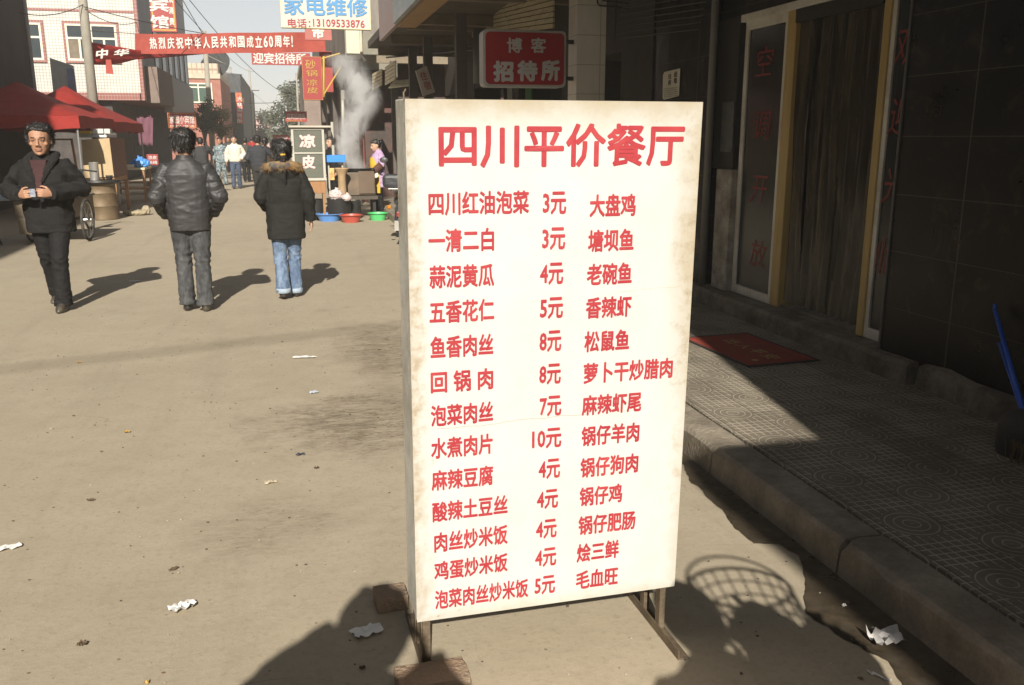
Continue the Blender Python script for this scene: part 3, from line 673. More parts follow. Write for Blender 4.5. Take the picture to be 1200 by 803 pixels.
MB().prism([aty(78, 81, 29.1), aty(86, 79, 29.0), aty(89, 109, 29.0), aty(80, 107, 29.1)], (.01, .03, 0)).build('blue_stripe', M('faded blue paint', (.16, .20, .30), .7, .3), gs, w=True)
# brick building with the dish
by0 = 70
p0 = aty(208, 80, by0); p1 = aty(262, 150, by0)
lb = thing('brick_building', 'red brick building with green tinted window and flat roof farther down on the left', 'building', (-8, 74, 0))
def K_(mb, n, m, par=None, **k): return mb.build(n, m, par or lb, w=True, **k)
rbk = M('dusty red brick', (.30, .115, .085), .85, .2, 2, .3, dirt=(.35, .24, .18), da=.4)
zr = aty(230, 92, by0).z
K_(MB().bx(-13, p1.x, by0, by0 + 12, 0, zr), 'wall', rbk); K_(MB().bx(-13, p1.x + .02, by0 - .1, by0 + 12, zr, zr + .35), 'roof_edge', M('pale tiled band', (.50, .40, .30), .8, .2))
K_(MB().bx(-13, p1.x - .1, by0 - .05, by0 + 11.9, zr + .36, zr + 1.05), 'parapet', tiled('pierced parapet', (.52, .40, .30), (.25, .17, .12), .35, .8, .12))
q0, q1 = aty(214, 97, by0), aty(250, 121, by0)
f = K_(MB().bx(q0.x, q1.x, by0 - .09, by0 - .02, q1.z, q1.z + .1).bx(q0.x, q1.x, by0 - .09, by0 - .02, q0.z - .1, q0.z).bx(q0.x, q1.x, by0 - .085, by0 - .021, q1.z + 1.05, q1.z + 1.15).bx(q0.x, q0.x + .1, by0 - .09, by0 - .02, q1.z + .1, q0.z - .1).bx(q1.x - .1, q1.x, by0 - .09, by0 - .02, q1.z + .1, q0.z - .1).bx((q0.x + q1.x) / 2, (q0.x + q1.x) / 2 + .08, by0 - .088, by0 - .022, q1.z + .1, q0.z - .1), 'window_frame', wf)
K_(MB().bx(q0.x, q1.x, by0 - .05, by0 - .04, q1.z, q0.z), 'pane', glass('green glass', (.07, .11, .09), .1, 1), f)
ds = aty(249, 74, by0 + 3)
dish = thing('satellite_dish', 'big dark mesh satellite dish on the flat brick roof', 'satellite dish', (ds.x, ds.y, zr + .3))
mb = MB(); rings = []
for i in range(7):
    r = 1.25 * i / 6 + .02; rings.append([Vector((r * math.cos(q), .28 * (i / 6) ** 2, r * math.sin(q))) for q in [2 * math.pi * k / 20 for k in range(20)]])
mb.loft(rings, False); m4 = Matrix.Translation((0, 0, ds.z - zr - .3)) @ Matrix.Rotation(R(-28), 4, 'Z') @ Matrix.Rotation(R(-30), 4, 'X'); mb.v = [m4 @ v for v in mb.v]
mb.build('reflector', M('dark dish mesh', (.025, .027, .027), .8, .3), dish)
MB().tube([(0, .3, 0), (0, .25, ds.z - zr - .3)], .07, 8).build('mast', gb, dish)
MB().tube([m4 @ Vector((1.0, .2, 0)), m4 @ Vector((.0, -.9, .1)), m4 @ Vector((-.8, .2, .4))], .03, 6).build('feed_arm', gb, dish)
sl = thing('slate_building', 'narrow dark slate grey building beside the brick one', 'building', (-6, 90, 0))
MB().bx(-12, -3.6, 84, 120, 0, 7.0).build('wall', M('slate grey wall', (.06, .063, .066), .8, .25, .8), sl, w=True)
MB().prism([(-3.55, 84, 7.01), (-12, 84, 7.01), (-12, 84, 7.3), (-8, 84, 7.5)], (0, 30, 0)).build('roof', M('slate roof', (.13, .13, .135)), sl, w=True)
MB().bx(-3.59, -3.5, 84.5, 86.5, 4.6, 5.0).build('sign_strip', M('orange strip', (.55, .25, .04)), sl, w=True)
for i, (px0, px1, pyt, y_, c) in enumerate(((289, 316, 139, 150, (.45, .30, .27)), (275, 287, 152, 190, (.34, .30, .27)), (352, 372, 140, 120, (.3, .28, .25)))):
    a, b_ = aty(px0, pyt, y_), aty(px1, pyt, y_)
    t = thing('distant_building', ('pale pink building closing the far end of the street', 'low grey building left of the pink one far away', 'hazy grey building far off at the right behind the trees')[i], 'building', ((a.x + b_.x) / 2, y_ + 5, 0))
    MB().bx(a.x, b_.x, y_, y_ + 10, 0, a.z).build('wall', M('distant wall %d' % i, c, .9, .15, .4), t, w=True)
    MB().bx(a.x - .3, b_.x + .3, y_ - .3, y_ + 10.3, a.z + .01, a.z + .5).build('roof_edge', M('pale roof edge', (.5, .46, .4)), t, w=True)
    for k in range(3): MB().bx(a.x + (b_.x - a.x) * (.12 + .3 * k), a.x + (b_.x - a.x) * (.28 + .3 * k), y_ - .08, y_ - .01, a.z - 3, a.z - 1.4).build('window', wg, t, w=True)

# utility poles
poleM = M('grey concrete pole', (.28, .255, .205), .85, .2, 3, .3)
def upole(px, py, y_, top, r, label, arm=None):
    a = aty(px, py, y_); t = thing('utility_pole', label, 'pole', (a.x, y_, 0))
    MB().tube([(0, 0, 0), (0, 0, top)], [r, r * .72], 14).build('shaft', poleM, t, smooth=True)
    for z, L in (arm or []):
        MB().bx(-L, L, -.05, .05, z, z + .09).build('crossarm', black, t)
        for k in (-1, -.45, .45, 1): MB().lathe([(.03, 0), (.05, .04), (.03, .08), (.045, .12), (0, .16)], (k * L * .95, 0, z + .09), 8).build('insulator', wt, t)
    return t
upole(103, 60, 28.7, 9.0, .15, 'thick concrete utility pole in front of the white tiled building', [(7.6, .8)])
upole(243, 90, 62, 8.2, .19, 'pale concrete utility pole standing before the brick building', [(7.4, .7)])
upole(271, 100, 95, 8.4, .15, 'thin utility pole with crossarms just left of the far red sign', [(7.6, 1.1), (6.9, .9)])
upole(294, 110, 105, 9.0, .14, 'thin utility pole rising right of the far red sign', [(6.6, .9)])
upole(348, 100, 60, 5.6, .09, 'thin pole beside the red bracket sign at the right of the gap', [(5.0, .5)])
cab = M('black overhead cable', (.03, .03, .03), .6, .1)
def wire(a, b_, sag, label, r=.012):
    mb = MB(); pts = []
    for i in range(17): t = i / 16; q = a.lerp(b_, t); q.z -= sag * 4 * t * (1 - t); pts.append(q)
    mb.tube(pts, r, 5); solo(mb, 'cable', cab, label, 'cable', loc=a, group='overhead cables')
wire(aty(98, 8, 28.5), aty(455, 48, 40), .5, 'overhead cable sagging across the gap above the red banner')
wire(aty(205, 0, 30), aty(298, 84, 104), .6, 'leftmost thin cable running down the street from the hotel sign')
wire(aty(214, 0, 30), aty(272, 80, 94), .5, 'thin cable running down the street just right of the hotel sign')
wire(aty(222, 0, 31), aty(349, 115, 60), .6, 'long cable slanting from the top of the gap to the thin pole')
wire(aty(262, 118, 70), aty(352, 117, 62), .2, 'low level cable stretched across the street below the banners', .02)
wire(aty(0, 8, 26), aty(98, 5, 28.6), .25, 'cable from the dark building to the thick pole')
wire(aty(100, 12, 28.6), aty(160, 26, 36), .2, 'short cable from the thick pole to the tiled building')
wire(aty(270, 85, 80), aty(350, 145, 130), .5, 'faint cable slanting down behind the far red sign')

so = Vector((math.sin(R(SUN_AZ)), math.cos(R(SUN_AZ)), 0)) * (13 / math.tan(R(SUN_EL)))
a, b_ = g(-60, 437) - so, g(420, 382) - so
wire(a + (a - b_) * .5 + Vector((0, 0, 13)), b_ + (b_ - a) * 2 + Vector((0, 0, 13)), .1, 'overhead cable bundle behind the camera that draws a faint soft line on the road', .02)
# trees
def tree(px, py, y_, rx, rz, label, col, n=1600, leaf=.16, trunk=.12, bare=0):
    c = aty(px, py, y_); t = thing('street_tree', label, 'tree', (c.x, y_, 0)); rnd = random.Random(int(px * 7 + y_)); hz = c.z
    mb = MB(); mb.tube([(0, 0, 0), (.06, 0, hz * .35), (-.05, .05, hz * .7), (0, 0, hz + rz * .5)], [trunk, trunk * .8, trunk * .6, trunk * .2], 8)
    cl = []
    for k in range(13):
        a = rnd.uniform(0, 6.28); el = rnd.uniform(-.7, 1.0); rr = rnd.uniform(.45, 1)
        q = Vector((math.cos(a) * rx * rr * math.cos(el) * .8, math.sin(a) * rx * rr * math.cos(el) * .8, hz + math.sin(el) * rz * .85)); cl.append((q, rnd.uniform(.28, .52) * rx))
        mb.tube([(0, 0, hz * .55 + rnd.uniform(-.2, .3)), q * .55 + Vector((0, 0, hz * .42)), q], [trunk * .45, trunk * .28, trunk * .07], 5)
    mb.build('trunk', M('grey bark', (.12, .10, .075), .9, .3, 6, .6), t)
    mb = MB(); mb2 = MB()
    for i in range(n):
        q, r = rnd.choice(cl); d = Vector((rnd.gauss(0, 1), rnd.gauss(0, 1), rnd.gauss(0, .8))); d = d.normalized() * r * rnd.uniform(.35, 1.15)
        o = q + d; u = Vector((rnd.gauss(0, 1), rnd.gauss(0, 1), rnd.gauss(0, .6))).normalized(); v = u.orthogonal().normalized(); s_ = leaf * rnd.uniform(.5, 1.2)
        mm = mb if rnd.random() < .6 else mb2
        mm.add([o - u * s_, o + v * s_ * .42, o + u * s_, o - v * s_ * .42], [(0, 1, 2, 3)])
    k0 = len(mb.f); mb.add(mb2.v, mb2.f); mb.mi = [0] * k0 + [1] * len(mb2.f)
    mb.build('crown', [M('dusty leaf ' + str(col), col, .7, .35, .6), M('pale leaf ' + str(col), tuple(q * 1.6 for q in col), .7, .35, .6)], t)
tree(238, 138, 55, .95, 1.15, 'dark dusty bush tree below the brick building window', (.055, .060, .035), 2600, .10)
tree(258, 146, 58, 1.0, 1.1, 'yellowish half bare tree right of the dark bush tree', (.13, .115, .055), 1500, .09)
tree(334, 136, 75, 1.9, 3.0, 'broad grey green tree at the right of the gap', (.055, .062, .040), 4200, .15)
tree(340, 112, 80, 1.0, 1.0, 'sparse thin topped tree rising behind the broad grey green one', (.13, .12, .08), 380, .12)
tree(300, 158, 110, 2.2, 1.6, 'low rounded tree far off in the middle of the street end', (.06, .065, .04), 1500, .2)
tree(316, 152, 125, 2.0, 2.6, 'tall hazy tree far off right of the middle', (.065, .068, .045), 1500, .22)
tree(272, 158, 100, 1.6, 1.4, 'small hazy tree below the far red sign', (.07, .068, .04), 1000, .18)
tree(284, 156, 140, 2.6, 2.2, 'hazy tree furthest away in front of the pink building', (.07, .07, .05), 1200, .25)
# ================================================================== people
def remesh(mb, vox, smooth=3):
    o = bpy.data.objects.new('shape', mb.mesh('shape')); COL.objects.link(o)
    m = o.modifiers.new('r', 'REMESH'); m.mode = 'VOXEL'; m.voxel_size = vox
    if smooth: k = o.modifiers.new('s', 'SMOOTH'); k.iterations = smooth; k.factor = .5
    bpy.context.view_layer.update()
    me = bpy.data.meshes.new_from_object(o.evaluated_get(bpy.context.evaluated_depsgraph_get()))
    old = o.data; bpy.data.objects.remove(o); bpy.data.meshes.remove(old); return me
def crumple(me, amp, f=7, zf=1.0, seed=0, extra=None):
    ns = [v.normal.copy() for v in me.vertices]
    for v, n in zip(me.vertices, ns):
        c = v.co; q = Vector((c.x * f + seed, c.y * f, c.z * f * zf))
        d = 1 - abs(noise.noise(q)) * 2.2                                  # ridged folds
        d = d * .7 + .5 * noise.noise(q * 2.3)
        a = amp * (extra(c) if extra else 1)
        v.co = c + n * (d * a - a * .4)
skin = M('tanned skin', (.36, .19, .115), .55, .15, 9, .15, 90)
skin_pale = M('light skin', (.50, .30, .20), .5, .12, 9, .1, 90)
lipM = M('lip', (.30, .135, .095), .5, .1); eyeM = M('dark eye', (.05, .03, .022), .4, .1)
hairM, b = new('black hair', .38); p = pos()
fin(b, mixc(ramp(noi(scl(p, 90, 90, 12), 1, 3), .4, .7), (.006, .005, .0045), (.026, .021, .018)), .38, bump(noi(scl(p, 110, 110, 14), 1, 3), .8, .01))
shoeM = M('dusty black shoe leather', (.025, .022, .02), .4, .4, 14, .2, dirt=(.14, .115, .08), da=.5, dsc=9)
def hand(mb, W, d, n, side, s=1, curl=.6):
    d, n = Vector(d).normalized(), Vector(n).normalized(); a = d.cross(n).normalized() * side; W = Vector(W)
    mb.loft([[W + d * t * s + a * w * math.cos(q) * s + n * h * math.sin(q) * s for q in [k * .7854 for k in range(8)]] for t, w, h in ((-.02, .024, .02), (.02, .032, .017), (.06, .042, .016), (.095, .040, .013))])
    for i, (o, L) in enumerate(((.031, .072), (.011, .082), (-.010, .077), (-.029, .060))):
        p = W + d * .088 * s + a * o * s; pts = [p - d * .03 * s, p]; th = 0
        for j, f in enumerate((.45, .32, .23)):
            th += curl * (.5, .8, .6)[j]; p = p + (d * math.cos(th) + n * math.sin(th) + a * (o * 1.2)) * L * f * s; pts.append(p)
        mb.tube(pts, [.0092 * s, .0089 * s, .0083 * s, .0080 * s, .0062 * s], 7)
    p = W + d * .02 * s + a * .03 * s
    mb.tube([p - a * .015 * s, p + (d * .03 + a * .022 + n * .012) * s, p + (d * .058 + a * .030 + n * .028) * s, p + (d * .078 + a * .026 + n * .038) * s], [.013 * s, .0115 * s, .0098 * s, .007 * s], 7)
def person(label, loc, face, H, coat, legs, arms=None, feet=((.08, .02), (-.08, -.02)), sk=None, hair='short', vox=.011, group=None, shoes=None, turn=0, nod=0, hands=(1, 1), smooth_c=2, handd=None, curl=.6, lean=0, hs=1.08, swept=0):
    """local axes: +Y is where the person faces, +X the right hand.  coat = dict(m, hem, girth, hemgirth, collar)"""
    k = H / 1.72; sk = sk or skin
    arms = arms or (((.245, -.05, 1.13), (.25, .04, .90)), ((-.245, -.05, 1.13), (-.25, .04, .90)))
    hb = Matrix.Translation((0, .012, 1.455)) @ Matrix.Rotation(R(turn), 4, 'Z') @ Matrix.Rotation(R(-nod), 4, 'X') @ Matrix.Scale(hs, 4)
    # ---- body: one surface
    mb = MB(); hd = MB()
    hd.sec([(-.004, .022, .022, 0, .062), (.008, .040, .042, 0, .050), (.03, .054, .060, 0, .034), (.055, .063, .076, 0, .020), (.085, .069, .088, 0, .010), (.115, .073, .095, 0, .003), (.15, .077, .098, 0, -.004), (.185, .074, .092, 0, -.008), (.212, .056, .068, 0, -.01), (.228, .028, .033, 0, -.012)], 20, 2.1)
    hd.tube([(0, .098, .118), (0, .110, .095), (0, .120, .072)], [.008, .010, .015], 8); hd.ell((.012, .107, .070), (.010, .010, .008), 8, 6); hd.ell((-.012, .107, .070), (.010, .010, .008), 8, 6)
    hd.tube([(-.048, .078, .128), (-.022, .096, .131), (0, .099, .127), (.022, .096, .131), (.048, .078, .128)], .009, 7)
    for q in (1, -1):
        hd.ell((q * .033, .083, .109), (.015, .010, .009), 10, 7); hd.ell((q * .046, .066, .082), (.022, .018, .018), 10, 7)
        hd.ell((q * .078, -.008, .098), (.010, .019, .033), 10, 7)
    hd.ell((0, .092, .058), (.020, .016, .014), 10, 6); hd.ell((0, .094, .045), (.026, .013, .008), 10, 6); hd.ell((0, .093, .033), (.022, .013, .008), 10, 6); hd.ell((0, .080, .008), (.022, .018, .016), 10, 6)
    mb.add([hb @ v for v in hd.v], hd.f)
    mb.tube([(0, -.025, 1.36), (0, -.015, 1.43), hb @ Vector((0, -.012, .045))], [.066, .056, .054], 14)
    L_ = lambda z: lean * max(0, z - .9)
    mb.sec([(.80, .135, .095, 0, 0), (.90, .162, .108, 0, -.005), (1.0, .15, .095, 0, L_(1.)), (1.1, .142, .092, 0, L_(1.1)), (1.25, .165, .105, 0, L_(1.25)), (1.36, .165, .09, 0, -.01 + L_(1.36)), (1.42, .10, .065, 0, -.02 + L_(1.42))], 18)
    sh = [Vector((.172, -.01, 1.355)), Vector((-.172, -.01, 1.355))]
    ank = []
    for q, s_ in ((0, 1), (1, -1)):
        E, W = Vector(arms[q][0]), Vector(arms[q][1])
        mb.tube([sh[q] + Vector((-s_ * .05, 0, -.01)), sh[q], sh[q].lerp(E, .5), E, E.lerp(W, .4), W], [.044, .046, .045, .040, .038, .026], 10)
        if hands[q]:
            dd, nn = (handd[q] if handd else ((W - E), (-s_, .25, 0)))
            hand(mb, W, dd, nn, 1 if not handd else s_, 1.0, curl)
        f = feet[q]; fx, fy = f[0], f[1]; lift = f[2] if len(f) > 2 else 0
        A = Vector((fx, fy - .02, .085 + lift)); hip = Vector((s_ * .088, 0, .88)); Kn = (hip + A) / 2 + Vector((0, .035 + abs(fy) * .12 + lift * .5, .02)); ank.append((A, Kn, hip, lift))
        mb.tube([hip, hip.lerp(Kn, .5), Kn, Kn.lerp(A, .4), A], [.085, .070, .054, .052, .036], 12)
        mb.tube([A + Vector((0, -.03, -.045)), A + Vector((0, .06, -.055)), A + Vector((s_ * .006, .12, -.062))], [.030, .028, .016], 10)
    me = remesh(mb, vox if vox > .008 else .0055, 1)
    for v in me.vertices: v.co = v.co * k
    hbi = hb.inverted()
    mi = []
    for po in me.polygons:
        c = hbi @ (po.center / k); i = 0
        if c.y > .055 and .104 < c.z < .115 and .020 < abs(c.x) < .046: i = 2
        elif c.y > .070 and .129 < c.z < .137 and .016 < abs(c.x) < .054: i = 2
        elif c.y > .085 and .031 < c.z < .048 and abs(c.x) < .026: i = 1
        mi.append(i)
    body = finish('person', me, [sk, lipM, eyeM], mi, None, smooth=True); put(body, Vector(loc), R(face)); tag(body, label, 'person', group)
    def ch(name, m, mat, mi=None):
        for v in m.vertices: v.co = v.co * k
        return finish(name, m, mat if isinstance(mat, list) else [mat], mi, body, smooth=True)
    # ---- trousers
    tw = legs.get('w', 1.0); mb = MB()
    mb.sec([(.78, .150, .112, 0, -.008), (.88, .178, .128, 0, -.012), (1.0, .165, .112, 0, 0)], 18)
    for A, Kn, hip, lift in ank:
        mb.tube([hip + Vector((0, -.01, .04)), hip.lerp(Kn, .5), Kn, Kn.lerp(A, .5), A + Vector((0, 0, -.035))], [.104 * tw, .090 * tw, .075 * tw, .072 * tw, legs.get('hem', .070)], 14)
    m = remesh(mb, max(vox, .009), 2); crumple(m, .011, 9, 1.6, random.random() * 20, lambda c: .35 + 1.2 * max(0, 1 - abs(c.z - .47) / .16) + 1.5 * max(0, 1 - c.z / .3))
    ch('trousers', m, legs['m'])
    if legs.get('cuff'):
        for A, Kn, hip, lift in ank:
            mb = MB(); mb.lathe([(.070, -.04), (.080, -.037), (.080, .012), (.072, .014)], A, 14); ch('cuff', mb.mesh('cuff'), legs['cuff'])
    # ---- shoes
    for (A, Kn, hip, lift), s_ in zip(ank, (1, -1)):
        mb = MB(); z0 = A.z - .085
        mb.sec([(z0, .040, .118, A.x + s_ * .004, A.y + .062), (z0 + .022, .044, .124, A.x + s_ * .004, A.y + .062), (z0 + .05, .041, .108, A.x, A.y + .05), (z0 + .075, .037, .066, A.x, A.y + .012), (z0 + .11, .036, .046, A.x, A.y - .005)], 16, 2.3)
        m = remesh(mb, .009, 2); ch('shoe', m, shoes or shoeM)
    # ---- coat
    if coat:
        gth = coat.get('girth', 1.0); hem = coat.get('hem', .80); hg = coat.get('hemgirth', 1.05); sw = coat.get('sleeve', 1.0); mb = MB()
        secs = [(hem, .185 * hg, .128 * hg, 0, -.004), (hem + .02, .187 * hg, .13 * hg, 0, -.004)]
        if hem < .9: secs.append((.95, .182 * (hg * .5 + gth * .5), .126 * gth, 0, L_(.95)))
        secs += [(1.06, .176 * gth, .124 * gth, 0, L_(1.06)), (1.2, .188 * gth, .134 * gth, 0, L_(1.2)), (1.30, .198 * gth, .130 * gth, 0, -.006 + L_(1.3)), (1.36, .178, .110, 0, -.014 + L_(1.36)), (1.41, .128, .088, 0, -.02 + L_(1.41)), (1.445, .078, .07, 0, -.015 + L_(1.44))]
        mb.sec(secs, 24, 2.5)
        for q, s_ in ((0, 1), (1, -1)):
            E, W = Vector(arms[q][0]), Vector(arms[q][1]); Wc = W + (W - E).normalized() * .015
            mb.tube([sh[q] + Vector((-s_ * .06, 0, -.015)), sh[q] + Vector((0, 0, -.005)), sh[q].lerp(E, .5), E, E.lerp(Wc, .45), Wc], [.062, .074, .073 * sw, .070 * sw, .063 * sw, .050 * sw], 14)
            mb.ell(E, (.070 * sw,) * 3, 12, 8)
        if coat.get('collar'):
            mb.lathe([(.062, 1.40), (.082, 1.415), (.076, 1.475), (.064, 1.478), (.06, 1.42)], (0, -.012, 0), 20)
        if coat.get('hood'):
            mb.ell((0, -.105, 1.37), (.135, .06, .10), 16, 10); mb.ell((0, -.06, 1.44), (.14, .075, .04), 16, 8)
        m = remesh(mb, max(vox, .008), smooth_c)
        crumple(m, coat.get('fold', .011), coat.get('ff', 8), coat.get('zf', 1.5), random.random() * 20, lambda c: .45 + (1.0 if abs(c.x) > .17 else .0) + .5 * max(0, 1 - abs(c.z - 1.02) / .14))
        ch('coat', m, coat['m'])
    # ---- hair
    mb = MB()
    if hair in ('short', 'tail', 'full', 'bun'):
        f = 1.04 if hair != 'full' else 1.17
        mb.sec([(.045, .052 * f, .040, 0, -.052), (.075, .070 * f, .062, 0, -.044), (.105, .079 * f, .078, 0, -.032), (.14, .083 * f, .088 - swept, 0, -.020 - swept), (.166, .082 * f, .102 - swept, 0, -.006 - swept), (.188, .075 * f, .098, 0, -.006), (.208, .062 * f, .082, 0, -.008), (.224, .043 * f, .058, 0, -.01), (.234, .02, .028, 0, -.01)], 22, 2.05)
        for i in range(26):                     # locks over brow and crown
            a = random.uniform(-1.7, 1.7) if not swept else random.choice((-1, 1)) * random.uniform(1.1, 2.2); z = random.uniform(.165, .20); q = Vector((math.sin(a) * .082, math.cos(a) * .100 - .006, z)); mb.tube([Vector((q.x * .55, q.y * .5, .214)), Vector((q.x * .88, q.y * .88, z + .012)), Vector((q.x, q.y, z - .014))], [.016, .013, .005], 6)
        if hair == 'tail':
            mb.tube([(0, -.105, .125), (0, -.145, .11), (0, -.150, .04), (.006, -.142, -.06), (.01, -.14, -.15)], [.030, .028, .030, .026, .012], 10)
        if hair == 'bun': mb.ell((0, -.115, .15), (.05, .045, .05), 12, 8)
        mb.v = [hb @ v for v in mb.v]; m = remesh(mb, max(.0065, vox * .75), 1); crumple(m, .008, 26, .35, random.random() * 9); 
        if vox < .0085:                         # loose strands break the outline
            rs = random.Random(5); hv = [(v.co.copy(), v.normal.copy()) for v in m.vertices]; bm_ = MB(); bm_.add([c for c, _ in hv], [tuple(p_.vertices) for p_ in m.polygons])
            for i in range(1500):
                c, n = rs.choice(hv); d = (n * rs.uniform(.25, .8) + Vector((rs.gauss(0, .3), rs.gauss(0, .3), -.75 + rs.gauss(0, .35)))).normalized(); u = d.cross(n)
                if u.length < .05 or (swept and (hbi @ (c / k)).y > .02): continue
                u = u.normalized() * .0022; L = rs.uniform(.018, .042); bm_.add([c - u - n * .003, c + u - n * .003, c + d * L * .6 + n * .004 + u * .5, c + d * L], [(0, 1, 2, 3)])
            m = bm_.mesh('hair')
        ch('hair', m, hairM)
    return body, ch, hb, k
black_wool = cloth('black wool coat', (.0145, .0135, .013), .85, .3, .4, 7)
nylon = cloth('shiny charcoal nylon jacket', (.030, .028, .028), .56, .25, .28, 5)
dk_canvas = cloth('black cotton coat', (.0165, .016, .0145), .8, .3, .4, 6)
def denim(name, c, fade, wr):
    if name in MC: return MC[name]
    m, b = new(name, .85); p = pos(); n = noi(scl(p, 1.8, 1.8, .7), 9, 6, .7, .6)
    fin(b, mixc(ramp(n, .42, .68), c, fade), .85, bump(n + noi(p, 180, 2) * .1, wr, .02)); MC[name] = m; return m
jeans_b = denim('faded blue denim', (.075, .115, .19), (.19, .255, .35), .35)
jeans_k = denim('faded black denim', (.032, .032, .034), (.088, .088, .088), .4)
jeans_d = denim('dark blue denim', (.03, .042, .07), (.075, .10, .15), .35)
blk_tr = cloth('black trousers', (.012, .0115, .012), .8, .2, .3, 6)

# --- old man walking toward us, fiddling with a small packet
op = g(71, 361); op.z = 0
body, ch, hb, k = person('older man in a black coat walking toward us, both hands at a small packet', op, 174, 1.77,
    dict(m=black_wool, hem=.73, girth=1.22, hemgirth=1.16, sleeve=1.18, fold=.012, ff=6), dict(m=blk_tr, w=1.03, hem=.082), swept=.012,
    hs=1.17, arms=(((.335, -.02, 1.12), (.15, .25, 1.09)), ((-.31, -.02, 1.13), (-.135, .25, 1.10))), feet=((.075, -.20, .03), (-.075, .14)), vox=.007, turn=8, nod=6, hair='full',
    handd=(((-.75, .60, .12), (-.6, -.8, 0)), ((.75, .60, .12), (.6, -.8, 0))), curl=1.0)
mb = MB(); mb.prism([(-.075, .135, 1.40), (.075, .135, 1.40), (.012, .205, 1.10), (-.012, .205, 1.10)], (0, -.06, 0)); mb.lathe([(.064, 1.37), (.070, 1.40), (.066, 1.45), (.060, 1.455)], (0, -.008, 0), 18)
m = remesh(mb, .007, 2); ch('sweater', m, cloth('maroon brown sweater', (.055, .026, .026), .9, .2, .4, 20))
furk = M('black curly fur', (.014, .012, .011), .95, .5, 30, 1.0, 120, bd=.03)
mb = MB(); mb.tube([(.03, .178, 1.20), (.075, .15, 1.31), (.115, .07, 1.405), (.10, -.05, 1.445), (0, -.10, 1.455), (-.10, -.05, 1.445), (-.115, .07, 1.405), (-.075, .15, 1.31), (-.03, .178, 1.20)], [.012, .032, .040, .042, .042, .042, .040, .032, .012], 12, sq=.7)
m = remesh(mb, .007, 1); crumple(m, .010, 40, 1, 3); ch('fur_collar', m, furk)
mb = MB(); mb.box((0, .345, 1.115), (.045, .016, .07), rz=.2, rx=-.3); pk = mb.mesh('cigarette_packet'); 
t = finish('packet', pk, [M('blue white packet', (.08, .13, .26), .4, .3, 30, 0, dirt=(.6, .6, .6), da=.7, dsc=40)], None, None); t.data.transform(Matrix.Scale(k, 4)); put(t, op, R(174)); tag(t, 'tiny blue and white packet held in the older man\'s fingers', 'packet')

# --- man seen from behind
mp = g(231, 363); mp.z = 0
person('man seen from behind in a shiny charcoal jacket and faded black jeans', mp, 4, 1.735,
    dict(m=nylon, hem=.775, girth=1.16, hemgirth=1.0, sleeve=1.15, collar=1, fold=.009, ff=8, zf=1.8), dict(m=jeans_k, w=1.02, hem=.078),
    hs=1.15, arms=(((.285, -.075, 1.09), (.215, .14, .92)), ((-.275, -.075, 1.09), (-.215, .14, .92))), feet=((.085, -.06), (-.08, .03)), vox=.008, hair='full', hands=(1, 1), turn=-6)
# --- woman seen from behind
wp = g(340, 349); wp.z = 0
body, ch, hb, k = person('woman with a ponytail walking away in a black fur hooded coat and jeans', wp, 3, 1.615,
    dict(m=dk_canvas, hem=.665, girth=1.13, hemgirth=1.10, sleeve=1.12, hood=1, fold=.010, ff=6, zf=1.2), dict(m=jeans_b, w=1.0, hem=.080, cuff=M('pale denim cuff', (.30, .36, .42), .9, .2)),
    hs=1.22, arms=(((.25, -.05, 1.12), (.275, .02, .87)), ((-.25, -.04, 1.13), (-.19, .16, 1.0))), feet=((.07, .10), (-.07, -.07, .03)), vox=.008, sk=skin_pale, hair='tail')
fur, b = new('mottled fox fur', .95); p = pos()
fin(b, mixc(ramp(noi(p, 12, 3), .45, .6), mixc(ramp(noi(p, 7, 3), .42, .58), (.30, .135, .028), (.09, .085, .085)), (.32, .21, .09)), .95, bump(noi(p, 160, 3), 1, .01))
mb = MB(); base = [(.175, .05, 1.405), (.17, -.07, 1.44), (.09, -.155, 1.46), (0, -.175, 1.46), (-.09, -.155, 1.46), (-.17, -.07, 1.44), (-.175, .05, 1.405)]
mb.tube(base, [.025, .045, .048, .046, .048, .045, .025], 10); rnd = random.Random(3)
for i in range(900):
    j = rnd.uniform(0, 5.99); q = Vector(base[int(j)]).lerp(Vector(base[int(j) + 1]), j % 1); d = Vector((rnd.gauss(0, 1), rnd.gauss(0, 1), rnd.gauss(0, 1))).normalized(); u = d.orthogonal().normalized() * .005
    o = q + d * .03; mb.add([o - u, o + u, o + d * rnd.uniform(.03, .055) + Vector((0, 0, -.012))], [(0, 1, 2)])
ch('fur_trim', mb.mesh('fur_trim'), fur)
mb = MB(); mb.box((0, -.172, .098), (.042, .012, .016)); mb.v = [hb @ v for v in mb.v]; ch('hair_tie', mb.mesh('hair_tie'), M('yellow hair tie', (.55, .33, .05), .5, .2))

# --- people farther down the street
far = 'passers-by farther down the street'
wpos = g(278, 221); wpos.z = 0
person('young man in a cream white jacket and blue jeans walking toward us', wpos, 178, 1.72, dict(m=cloth('cream white jacket', (.58, .54, .45), .7, .12, .35, 7), hem=.86, girth=1.1, hemgirth=1.0, collar=1), dict(m=jeans_d, hem=.075),
    arms=(((.27, -.02, 1.12), (.27, .06, .87)), ((-.29, -.05, 1.12), (-.2, .12, .96))), feet=((.08, .16), (-.09, -.08)), vox=.013, sk=skin_pale, group=far)
camo, b = new('grey blue camouflage cloth', .85); p = pos()
n1, n2, n3 = noi(p, 16, 3, .6), noi(scl(p, 1.3, 1, 1), 13, 3, .6), noi(p, 22, 2)
fin(b, mixc(lt(.54, n1), mixc(lt(.53, n2), (.17, .21, .22), (.05, .075, .09)), mixc(lt(.5, n3), (.36, .40, .40), (.09, .12, .13))), .85)
cp = g(261, 216); cp = aty(261, 216, 33); cp.z = 0
